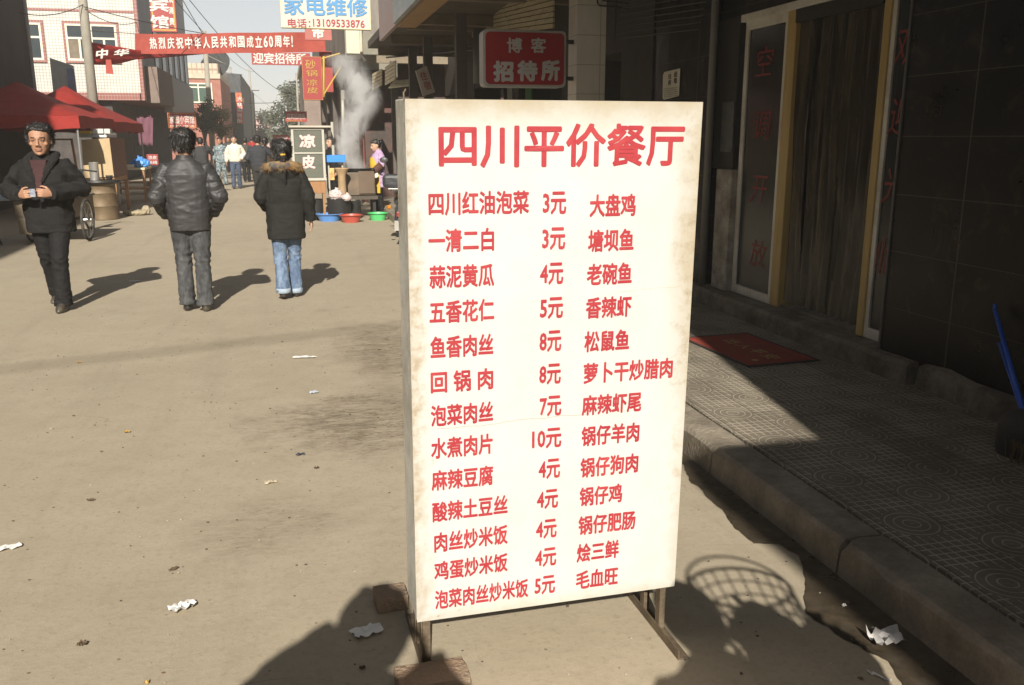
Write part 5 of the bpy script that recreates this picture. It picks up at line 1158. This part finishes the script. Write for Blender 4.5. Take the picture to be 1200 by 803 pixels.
# cargo tricycle
rub = M('black tyre rubber', (.025, .024, .022), .85, .3, 9, .2, dirt=(.12, .10, .075), da=.5, dsc=8); chrome = M('scuffed chrome', (.45, .44, .42), .35, .2, metal=.8)
def wheel(t, c, r, wdt, ax='x', spokes=14, name='wheel'):
    cx, cy, cz = c; ring = lambda rr: [Vector((cx, cy + rr * math.cos(q), cz + rr * math.sin(q))) if ax == 'x' else Vector((cx + rr * math.cos(q), cy, cz + rr * math.sin(q))) for q in [2 * math.pi * k / 28 for k in range(29)]]
    w_ = MB().tube(ring(r - wdt), wdt, 8).build(name, rub, t, smooth=True)
    MB().tube(ring(r - wdt * 2.2), wdt * .5, 6).build('rim', chrome, w_, smooth=True)
    mb = MB(); e = Vector((1, 0, 0)) if ax == 'x' else Vector((0, 1, 0)); rg = ring(r - wdt * 2.2)
    for k in range(spokes): mb.tube([Vector(c) + e * (.03 if k % 2 else -.03), rg[int(k * 28 / spokes)]], .0028, 4)
    mb.tube([Vector(c) - e * .06, Vector(c) + e * .06], .025, 8); mb.build('spokes', chrome, w_); return w_
trk = thing('cargo_tricycle', 'old cargo tricycle with a rusty box bed parked behind the older man', 'tricycle', (-3.72, 15.4, 0), R(-4))
bed = M('rusty bed sheet metal', (.20, .15, .09), .7, .35, 4, .4, dirt=(.07, .055, .04), da=.6)
mb = MB(); mb.bx(-.42, .36, -.05, 1.15, .40, .43).bx(-.42, .36, -.08, -.05, .40, .70).bx(-.45, -.42, -.08, 1.15, .40, .70).bx(.36, .39, -.08, 1.15, .40, .70).bx(-.42, .36, 1.15, 1.18, .40, .75); mb.build('box_bed', bed, trk, bevel=.004)
MB().bx(-.40, -.12, -.13, -.085, .16, .42).build('tool_box', bed, trk, bevel=.006)
mb = MB(); mb.tube([(-.46, -.09, .70), (.40, -.09, .70), (.40, 1.18, .70), (-.46, 1.18, .74), (-.46, -.09, .70)], .018, 6); mb.tube([(-.35, .35, .36), (.40, .35, .36)], .022, 8); mb.tube([(0, .3, .38), (0, 1.2, .42), (0, 1.75, .55), (0, 2.0, .95), (0, 2.05, 1.08)], .022, 8); mb.tube([(0, 2.0, .9), (0, 2.2, .35)], .018, 8); mb.tube([(-.28, 1.95, 1.05), (0, 2.05, 1.08), (.28, 1.95, 1.05)], .014, 8); mb.build('frame_tube', black, trk)
wheel(trk, (-.36, .30, .28), .28, .022); wheel(trk, (.50, .30, .34), .34, .024); wheel(trk, (0, 2.22, .33), .33, .022)
MB().ell((0, 1.45, .86), (.11, .14, .045), 12, 7).build('saddle', black, trk)
solo(MB().tube([(-4.35, 15.2, .74), (-3.85, 15.3, .75)], [.05, .05], 8), 'bundle', M('pale blue bundle', (.24, .29, .38), .8, .2), 'thin pale blue bundle lying across the tricycle bed', 'bundle')
MB()
# bicycle handle poles leaning at the left edge
t = thing('folding_chair', 'dark metal folding chair frame at the far left edge of the street', 'chair', (-4.55, 15.0, 0))
for dx in (0, .34): MB().tube([(dx - .2, -.1, 0), (dx - .2, .3, .85)], .014, 6).build('leg', black, t); MB().tube([(dx - .2, .34, 0), (dx - .2, -.05, .48)], .014, 6).build('leg', black, t)
MB().bx(-.21, .15, -.1, .24, .45, .475).build('seat', M('dark seat', (.03, .03, .04)), t); MB().bx(-.21, .15, .24, .26, .62, .84).build('backrest', M('dark seat', (.03, .03, .04)), t)

# ================================================================== stalls on the right
alw = M('white painted frame', (.42, .40, .34), .5, .12, 5, .1)
cab_ = thing('glass_food_cart', 'glass cabinet food cart with pink characters on a wooden stand', 'food cart', (.42, 18.6, 0))
x0, x1, y0, y1, z0, z1 = .10, .74, 18.45, 18.95, .80, 1.83
mb = MB(); t_ = .045
for xx in (x0, x1 - t_):
    for yy in (y0, y1 - t_): mb.bx(xx, xx + t_, yy, yy + t_, z0, z1)
mb.bx(x0 + t_, x1 - t_, y0 + .002, y0 + t_ - .002, z0, z0 + t_).bx(x0 + t_, x1 - t_, y0 + .002, y0 + t_ - .002, z1 - t_, z1).bx(x0 + t_, x1 - t_, y1 - t_, y1, z1 - t_, z1).bx(x0 + t_, x1 - t_, y0 + .003, y0 + .02, 1.325, 1.352)
mb.build('cabinet_frame', alw, cab_, w=True)
MB().bx(x0 - .04, x1 + .14, y0 - .06, y1 + .04, z1 + .005, z1 + .04).build('cabinet_roof', M('worn tin roof', (.45, .40, .32), .5, .2), cab_, w=True)
gp_ = glass('grey green cabinet glass', (.14, .15, .12), .12, .72)
f = MB().bx(x0 + .03, x1 - .03, y0 + .022, y0 + .028, z0 + .03, z1 - .03).build('glass_pane', gp_, cab_, w=True)
MB().bx(x0 + .016, x0 + .022, y0 + .05, y1 - .05, z0 + .02, z1 - .02).build('glass_pane', gp_, cab_, w=True); MB().bx(x1 - .022, x1 - .016, y0 + .05, y1 - .05, z0 + .02, z1 - .02).build('glass_pane', gp_, cab_, w=True)
mb = MB(); pk_ = M('pale pink film', (.62, .44, .41), .6, .1)
for s_, px0, py0, px1, py1 in (('凉', 351, 173.5, 370, 157.5), ('皮', 353.5, 198, 370, 182)):
    o = aty(px0, py0, y0 + .0); e = aty(px1, py0, y0); h = aty(px0, py1, y0); write(mb, s_, o + Vector((0, .012, 0)), (e.x - o.x, 0, 0), (0, 0, h.z - o.z), .045)
mb.build('lettering', pk_, f, w=True)
for zz in (1.08, 1.34): MB().bx(x0 + .05, x1 - .05, y0 + .08, y1 - .06, zz, zz + .02).build('shelf', M('pale yellow shelf', (.5, .46, .25), .5, .2), cab_, w=True)
MB().bx(x0 + .02, x1 - .01, y0 + .02, y1 - .02, .54, .795).build('drawer_box', wood_o, cab_, w=True, bevel=.008)
MB().bx(x0 - .02, x1 + .01, y0 - .01, y0 + .018, .797, .835).build('front_rail', alw, cab_, w=True)
for xx in (x0 + .02, x1 - .08):
    for yy in (y0 + .03, y1 - .08): MB().prism([(xx, yy, 0), (xx + .045, yy, 0), (xx + .045, yy + .045, 0), (xx, yy + .045, 0)], (0, 0, .545)).build('leg', wood_o, cab_, w=True)
sv = thing('noodle_stove', 'long brown tiled stove with a steaming pan beside the apron woman', 'stove', (1.75, 19.3, 0))
tilb = M('brown glazed stove side', (.16, .115, .075), .45, .25, 5, .2, dirt=(.07, .05, .035), da=.5)
MB().bx(1.17, 1.76, 18.9, 19.5, .46, .93).build('firebox', tilb, sv, w=True, bevel=.012)
MB().bx(1.42, 1.74, 18.86, 18.895, .50, .96).build('front_plate', M('dark brown plate', (.12, .08, .05), .5, .2), sv, w=True)
MB().bx(1.0, 1.8, 18.8, 19.6, .38, .45).build('shelf', M('dark board', (.07, .055, .04), .7), sv, w=True)
mb = MB()
MB().lathe([(.0, .94), (.27, .94), (.33, 1.0), (.34, 1.01), (.32, 1.0), (.26, .96), (0, .955)], (1.45, 19.2, 0), 22).build('pan', M('black pan', (.03, .03, .03), .4), sv, w=True)
for xx, yy in ((1.1, 18.9), (1.7, 18.9), (1.1, 19.5), (1.7, 19.5)): MB().bx(xx, xx + .06, yy, yy + .06, 0, .38).build('leg', black, sv, w=True)
cp_ = thing('stove_pipe', 'tall thin pale stove pipe rising in the steam', 'stove pipe', (1.20, 20, 0))
MB().tube([(0, 0, 0), (.01, 0, 1.75)], .05, 10).build('lower_pipe', M('grey tin pipe', (.35, .34, .31), .4, .2, metal=.4), cp_, smooth=True); MB().tube([(.01, 0, 1.75), (.04, 0, 2.6)], .035, 10).build('upper_pipe', alw, cp_, smooth=True); MB().lathe([(.04, 2.44), (.045, 2.45), (.045, 2.62), (.04, 2.63)], (.04, 0, 0), 10).build('pipe_cap', alw, cp_)
bt = thing('tray_stand', 'bright blue plastic tray on a stand between the glass cart and the stove', 'tray stand', (.95, 18.85, 0))
bl2 = M('bright blue tray', (.04, .22, .62), .4, .15)
mb = MB(); mb.bx(-.2, .2, -.15, .15, 1.15, 1.17).bx(-.2, .2, -.16, -.15, 1.15, 1.29).bx(-.2, .2, .15, .16, 1.15, 1.29).bx(-.21, -.2, -.16, .16, 1.15, 1.29).bx(.2, .21, -.16, .16, 1.15, 1.29); mb.build('tray', bl2, bt)
for dx in (-.15, .13): MB().bx(dx, dx + .03, -.05, -.02, 0, 1.148).build('leg', alw, bt)
MB().tube([(-.02, .1, 1.17), (-.02, .1, 1.95)], .03, 8).build('upright', alw, bt)
solo(MB().lathe([(0, 0), (.10, 0), (.085, .1), (.08, .5), (.11, .56), (.15, .64), (.13, .66), (0, .66)], (1.06, 18.6, .38), 16), 'clay_stove', M('tan clay', (.38, .26, .14), .7, .25), 'tan clay stove column standing below the blue tray', 'stove', smooth='angle')
for i, (x, y, r, h, lab) in enumerate(((.98, 18.5, .24, .44, 'large black cooking pot on the ground behind the blue basin'), (.52, 18.6, .17, .42, 'dark pot under the glass cabinet cart'), (1.30, 18.7, .13, .36, 'small black pot under the stove edge'))):
    t = thing('cooking_pot', lab, 'pot', (x, y, 0)); MB().lathe([(0, 0), (r * .8, 0), (r, h * .25), (r, h * .9), (r * 1.06, h), (r * .95, h), (r * .9, h * .2), (0, h * .15)], (0, 0, 0), 18).build('pot_body', M('sooty pot', (.035, .034, .033), .45, .3, metal=.3), t, smooth='angle')
    for s_ in (-1, 1): MB().tube([(s_ * r, -.04, h * .75), (s_ * (r + .05), 0, h * .75), (s_ * r, .04, h * .75)], .01, 6).build('handle', black, t)
for i, (x, y, r, seed) in enumerate(((.92, 18.35, .15, 1), (1.12, 18.25, .10, 3))):
    bag('plastic_bag', (x, y, .42 if i == 0 else .40), (r, r * .8, r * .75), M('white polythene', (.55, .53, .50), .4, .3, 14, dirt=(.40, .12, .10), da=.5, dsc=14), ('bulging white plastic bag among the pots below the blue tray', 'small white plastic bag right of the bulging one by the pots')[i], seed=seed)
solo(MB().box((.86, 18.5, .92), (.10, .06, .24)), 'packet', M('red yellow packet', (.48, .05, .03), .5, .5, 9, .1, dirt=(.75, .6, .2), da=.9, dsc=11), 'red and yellow packet standing left of the tan clay stove', 'packet', bevel=.01)
def basin(px, py, c, label, r=.235):
    a = g(px, py); t = thing('basin', label + ' plastic basin on the road in front of the stove', 'basin', (a.x, a.y, 0), 0, 'plastic basins on the road')
    MB().lathe([(0, .005), (r * .72, 0), (r * .95, .135), (r * 1.08, .14), (r * 1.08, .15), (r * .93, .15), (r * .7, .02), (0, .02)], (0, 0, 0), 24).build('bowl', M(label + ' basin plastic', c, .4, .15), t, smooth='angle')
    solo(MB().lathe([(0, 0), (r * .86, 0), (r * .86, .004), (0, .004)], (a.x, a.y, .105), 20), 'wash_water', glass('murky water', (.14, .14, .13), .05, 1), 'murky water standing in the ' + label.split()[-1] + ' basin', 'water')
basin(386, 259, (.10, .26, .60), 'bright blue', .26); basin(411.5, 260.5, (.42, .075, .05), 'brick red', .22); basin(443, 258, (.09, .50, .16), 'bright green', .2)
# motorbike seen from behind
mt = thing('motorcycle', 'dusty dark motorcycle parked facing away just left of the menu board', 'motorcycle', (1.66, 13.75, 0), R(-12))
mpnt = M('dusty black bodywork', (.035, .037, .042), .35, .3, 6, .1, dirt=(.16, .14, .11), da=.4); 
wheel(mt, (0, .28, .29), .29, .05, spokes=10); wheel(mt, (0, 1.52, .30), .30, .045, spokes=10)
mb = MB(); mb.tube([(0, -.12, .22), (0, -.10, .42), (0, .02, .58), (0, .28, .63), (0, .5, .60)], [.075, .09, .095, .09, .08], 10, sq=.5); mb.build('rear_mudguard', mpnt, mt, smooth=True)
mb = MB(); mb.sec([(.55, .10, .34, 0, .55), (.66, .15, .44, 0, .52), (.74, .14, .44, 0, .52)], 18); mb.ell((0, 1.02, .82), (.15, .26, .13), 14, 9); m = remesh(mb, .014, 2); finish('fuel_tank', m, [mpnt], None, mt, smooth=True)
mb = MB(); mb.sec([(.74, .13, .42, 0, .48), (.80, .135, .42, 0, .48), (.83, .11, .38, 0, .48)], 18); mb.build('saddle', M('worn brown saddle', (.20, .15, .10), .5, .3), mt, smooth=True)
mb = MB(); mb.bx(-.15, .15, -.12, .20, .86, .875); mb.tube([(-.16, .2, .84), (-.16, -.14, .88), (.16, -.14, .88), (.16, .2, .84)], .012, 6); mb.build('rear_rack', chrome, mt)
solo(MB().box((1.62, 13.9, .99), (.40, .34, .2), R(-12)), 'bundle', cloth('black covered bundle', (.03, .031, .034), .5, .3), 'black wrapped bundle tied behind the motorcycle saddle', 'bundle', bevel=.05)
MB().bx(-.05, .05, -.175, -.14, .46, .54).build('tail_light', M('red lens', (.45, .015, .012), .2, .1), mt, bevel=.01)
MB().prism([(-.09, -.17, .25), (.09, -.17, .25), (.09, -.14, .40), (-.09, -.14, .40)], (0, .01, 0)).build('number_plate', M('grubby plate', (.30, .28, .24), .6, .3), mt)
for s_ in (-1, 1): MB().tube([(s_ * .16, -.06, .60), (s_ * .20, -.08, .60)], .035, 10).build('indicator', M('amber lens', (.5, .2, .02), .3), mt)
mb = MB(); mb.tube([(-.36, 1.12, 1.02), (-.2, 1.2, 1.04), (0, 1.22, 1.0), (.2, 1.2, 1.04), (.36, 1.12, 1.02)], .016, 8); mb.tube([(0, 1.2, 1.0), (0, 1.5, .32)], .035, 8); mb.build('handlebar', black, mt)
for s_ in (-1, 1): MB().tube([(s_ * .28, 1.17, 1.04), (s_ * .34, 1.16, 1.24)], .006, 5).ell((s_ * .36, 1.16, 1.28), (.07, .02, .05), 12, 7).build('mirror', mpnt, mt)
mb = MB(); mb.tube([(.15, -.12, .26), (.15, .5, .24), (.12, .9, .3)], [.045, .04, .02], 10); mb.build('exhaust', chrome, mt, smooth=True)
mb = MB(); mb.sec([(.28, .12, .2, 0, .85), (.5, .14, .24, 0, .85)], 14); mb.build('engine', M('dull engine', (.12, .115, .11), .5, .3, metal=.5), mt)

# ================================================================== unseen things with the bystander, placed to throw the lattice and blob shadows
bc = thing('wire_basket', 'open wire basket held by the bystander, its lattice shadow on the road', 'basket', (1.20, .66, 1.04), R(-14))
wirem = M('dark wire', (.05, .048, .045), .5, .2, metal=.4)
mb = MB(); W_, D_, H_ = .19, .15, .30
def bp(q, z): e = .78 + .22 * z / H_; return Vector((W_ * e * math.cos(q), D_ * e * math.sin(q), z))
for k in range(22): q = k * math.pi / 11; mb.tube([bp(q, 0), bp(q + .1, H_ / 2), bp(q, H_)], .0035, 4)
for k in range(6): mb.tube([bp(2 * math.pi * i / 24, H_ * k / 5) for i in range(25)], .004 if k < 5 else .008, 5)
for k in range(5): u = -.12 + .06 * k; mb.tube([Vector((u, -D_ * .6, 0)), Vector((u, D_ * .6, 0))], .0035, 4)
mb.build('basket_body', wirem, bc)
MB().tube([Vector((W_ * math.cos(t), 0, H_ + .16 * math.sin(t))) for t in [math.pi * k / 12 for k in range(13)]], .007, 6).build('handle', wirem, bc)
bag('basket_shadow_bag', (1.19, .66, 1.05), (.13, .10, .10), M('green white bag', (.3, .33, .25), .6, .3), 'unseen bag added in the wire basket to thicken its shadow', 'bag', 8)  # added filler that makes the basket shadow denser
bag('shadow_bag', (1.40, .80, .80), (.12, .10, .14), M('dark shadow bag', (.05, .05, .06), .5), 'unseen dark shadow bag beside the wire basket', 'bag', 5)  # added out of view for the second shadow blob

# ================================================================== litter
pw = M('white scrap paper', (.72, .70, .66), .8, .12); pd = M('torn brown leaf', (.10, .065, .035), .8, .3); py_ = M('yellow peel', (.50, .30, .07), .7, .3)
def scrap(px, py, L, W, mat, label, cat='paper scrap', name='paper_scrap', rz=0, h=.012, seed=1, zb=.003, grp=None):
    a = g(px, py, zb); mb = MB(); n = 7; m_ = 5; vs = []
    for j in range(m_ + 1):
        for i in range(n + 1):
            u, v = i / n - .5, j / m_ - .5; e = noise.noise((u * 5 + seed, v * 5, seed)) * .35
            vs.append((a.x + math.cos(rz) * u * L * (1 + e) - math.sin(rz) * v * W * (1 + e), a.y + math.sin(rz) * u * L * (1 + e) + math.cos(rz) * v * W * (1 - e * .8), a.z + h * (.55 + .9 * noise.noise((u * 7, v * 7, seed * 2.3)))))
    mb.add(vs, [(j * (n + 1) + i, j * (n + 1) + i + 1, (j + 1) * (n + 1) + i + 1, (j + 1) * (n + 1) + i) for j in range(m_) for i in range(n)])
    return solo(mb, name, mat, label, cat, smooth='angle', group=grp)
LG = 'litter on the road'
scrap(357, 419, .17, .05, pw, 'white torn paper strip on the road level with the board\'s middle rows', seed=2, rz=-.2, grp=LG)
scrap(368, 460, .05, .05, M('bluish scrap paper', (.5, .53, .6)), 'small bluish white scrap just below the torn strip', seed=3, grp=LG)
scrap(214, 713, .085, .055, pw, 'crumpled white paper alone on the bottom left of the road', seed=4, rz=.5, h=.02, grp=LG)
scrap(431, 742, .10, .055, pw, 'folded white paper lying inside the photographer\'s shadow by the brick', seed=5, rz=.3, h=.02, grp=LG)
scrap(8, 643, .10, .04, pw, 'white paper scrap cut by the left edge of the picture', seed=6, rz=.3, grp=LG)
scrap(1037, 752, .10, .085, M('grey tissue', (.42, .40, .38), .8, .2), 'crumpled grey tissue in the dark damp gutter', seed=7, h=.04, zb=.008, grp=LG)
scrap(1030, 793, .012, .075, pw, 'thin white strip of paper near the bottom by the gutter', seed=8, rz=.5, h=.006, grp=LG)
scrap(317, 566, .06, .03, M('tan scrap', (.52, .44, .3)), 'tan paper scrap below the dark stains left of the board', seed=9, rz=.2, grp=LG)
scrap(149, 507, .035, .02, py_, 'yellow peel curled on the left half of the road', 'peel', 'fruit_peel', seed=10, grp=LG)
scrap(203, 668, .035, .012, pd, 'dark twisted leaf above the crumpled paper at bottom left', 'leaf', 'dry_leaf', seed=11, rz=.6, grp=LG)
scrap(106, 587, .03, .014, pd, 'dark leaf fragment on the left of the road above the twisted one', 'leaf', 'dry_leaf', seed=12, grp=LG)
scrap(352, 533, .045, .025, M('dark bluish scrap', (.05, .055, .075)), 'dark bluish scrap at the edge of the stained patch', seed=13, grp=LG)
scrap(371, 549, .025, .016, pd, 'dark leaf crumb just below the bluish scrap', 'leaf', 'dry_leaf', seed=14, grp=LG)
scrap(158, 330, .12, .05, pw, 'white scrap beside the older man\'s shadow', seed=15, grp=LG)
scrap(96, 756, .03, .02, pd, 'dark crumbs of dirt at the bottom left corner', 'dirt crumb', 'dirt_crumb', seed=16, grp=LG)
scrap(172, 801, .012, .012, py_, 'tiny pale yellow crumb at the very bottom left', 'crumb', 'crumb', seed=17, grp=LG)
scrap(425, 784, .02, .012, pd, 'dark brown leaf bit near the bottom inside the shadow', 'leaf', 'dry_leaf', seed=18, grp=LG)
scrap(989, 711, .018, .012, pw, 'tiny pale scrap lying in the damp gutter', seed=19, zb=.007, grp=LG)
scrap(902, 607, .03, .004, py_, 'thin straw at the foot of the kerb', 'straw', 'straw', seed=20, rz=.5, zb=.007, grp=LG)
scrap(92, 425, .03, .02, py_, 'small orange peel far left on the road', 'peel', 'fruit_peel', seed=21, grp=LG)
rnd = random.Random(11); gm = MB()                # countless grit and crumbs
for i in range(900):
    x = rnd.uniform(-2.6, 1.9); y = rnd.uniform(1.9, 9) ** 1.0; s_ = rnd.uniform(.0012, .0045) * (1 + (rnd.random() < .05) * 1.2); a = rnd.uniform(0, 6.28); k0 = len(gm.v)
    gm.cur = rnd.choice((0, 0, 1, 2)); q = [Vector((x + s_ * math.cos(a + k * 1.57) * (1 + .5 * (k % 2)), y + s_ * math.sin(a + k * 1.57), .002)) for k in range(4)]
    gm.prism(q, (0, 0, s_ * .6))
tag(gm.build('grit', [M('dark grit', (.09, .07, .05)), M('pale grit', (.40, .35, .27)), M('brown grit', (.17, .11, .06))]), kind='stuff')

# ================================================================== steam over the stove, haze over the street
def volmat(name, c, dens_fn, aniso=0):
    m = bpy.data.materials.new(name); m.use_nodes = True; nt = m.node_tree; nt.nodes.clear(); X.nt = nt
    v = nt.nodes.new('ShaderNodeVolumePrincipled'); o = nt.nodes.new('ShaderNodeOutputMaterial'); v.inputs['Color'].default_value = (*c, 1); v.inputs['Anisotropy'].default_value = aniso
    setin(v.inputs['Density'], dens_fn()); nt.links.new(v.outputs[0], o.inputs['Volume']); return m
def steam_d():
    p = pos(True); x, y, z = xyz(p); n = noi(scl(p, 1, 1, .75), 3.4, 6, .66, 1.0)
    # a plume: narrow over the pan, drifting and widening under the eaves
    cx = 1.44 + .16 * mth('SINE', z * 3.3) + (noi(p, 1.1, 2) - .5) * .5 - ramp(z, 1.5, 3.2) * .05
    rr = ramp(z, .95, 3.2) * .22 + .26
    dx, dy = (x - cx) / rr, (y - 19.35) / .4
    d = mth('SQRT', dx * dx + dy * dy)
    return ramp(d + (n - .5) * 2.2, 1.05, .2) * ramp(n, .40, .58) * ramp(z, 3.45, 2.9) * 9
mb = MB(); mb.bx(.85, 2.05, 18.85, 19.95, 1.0, 3.3); tag(mb.build('steam', volmat('steam', (.99, .99, .99), steam_d, .2)), kind='stuff')
HAZE = .0015
mb = MB(); mb.bx(-120, 120, -30, 620, -1, 14); tag(mb.build('haze', volmat('haze', (.93, .92, .88), lambda: HAZE, 0)), kind='stuff')
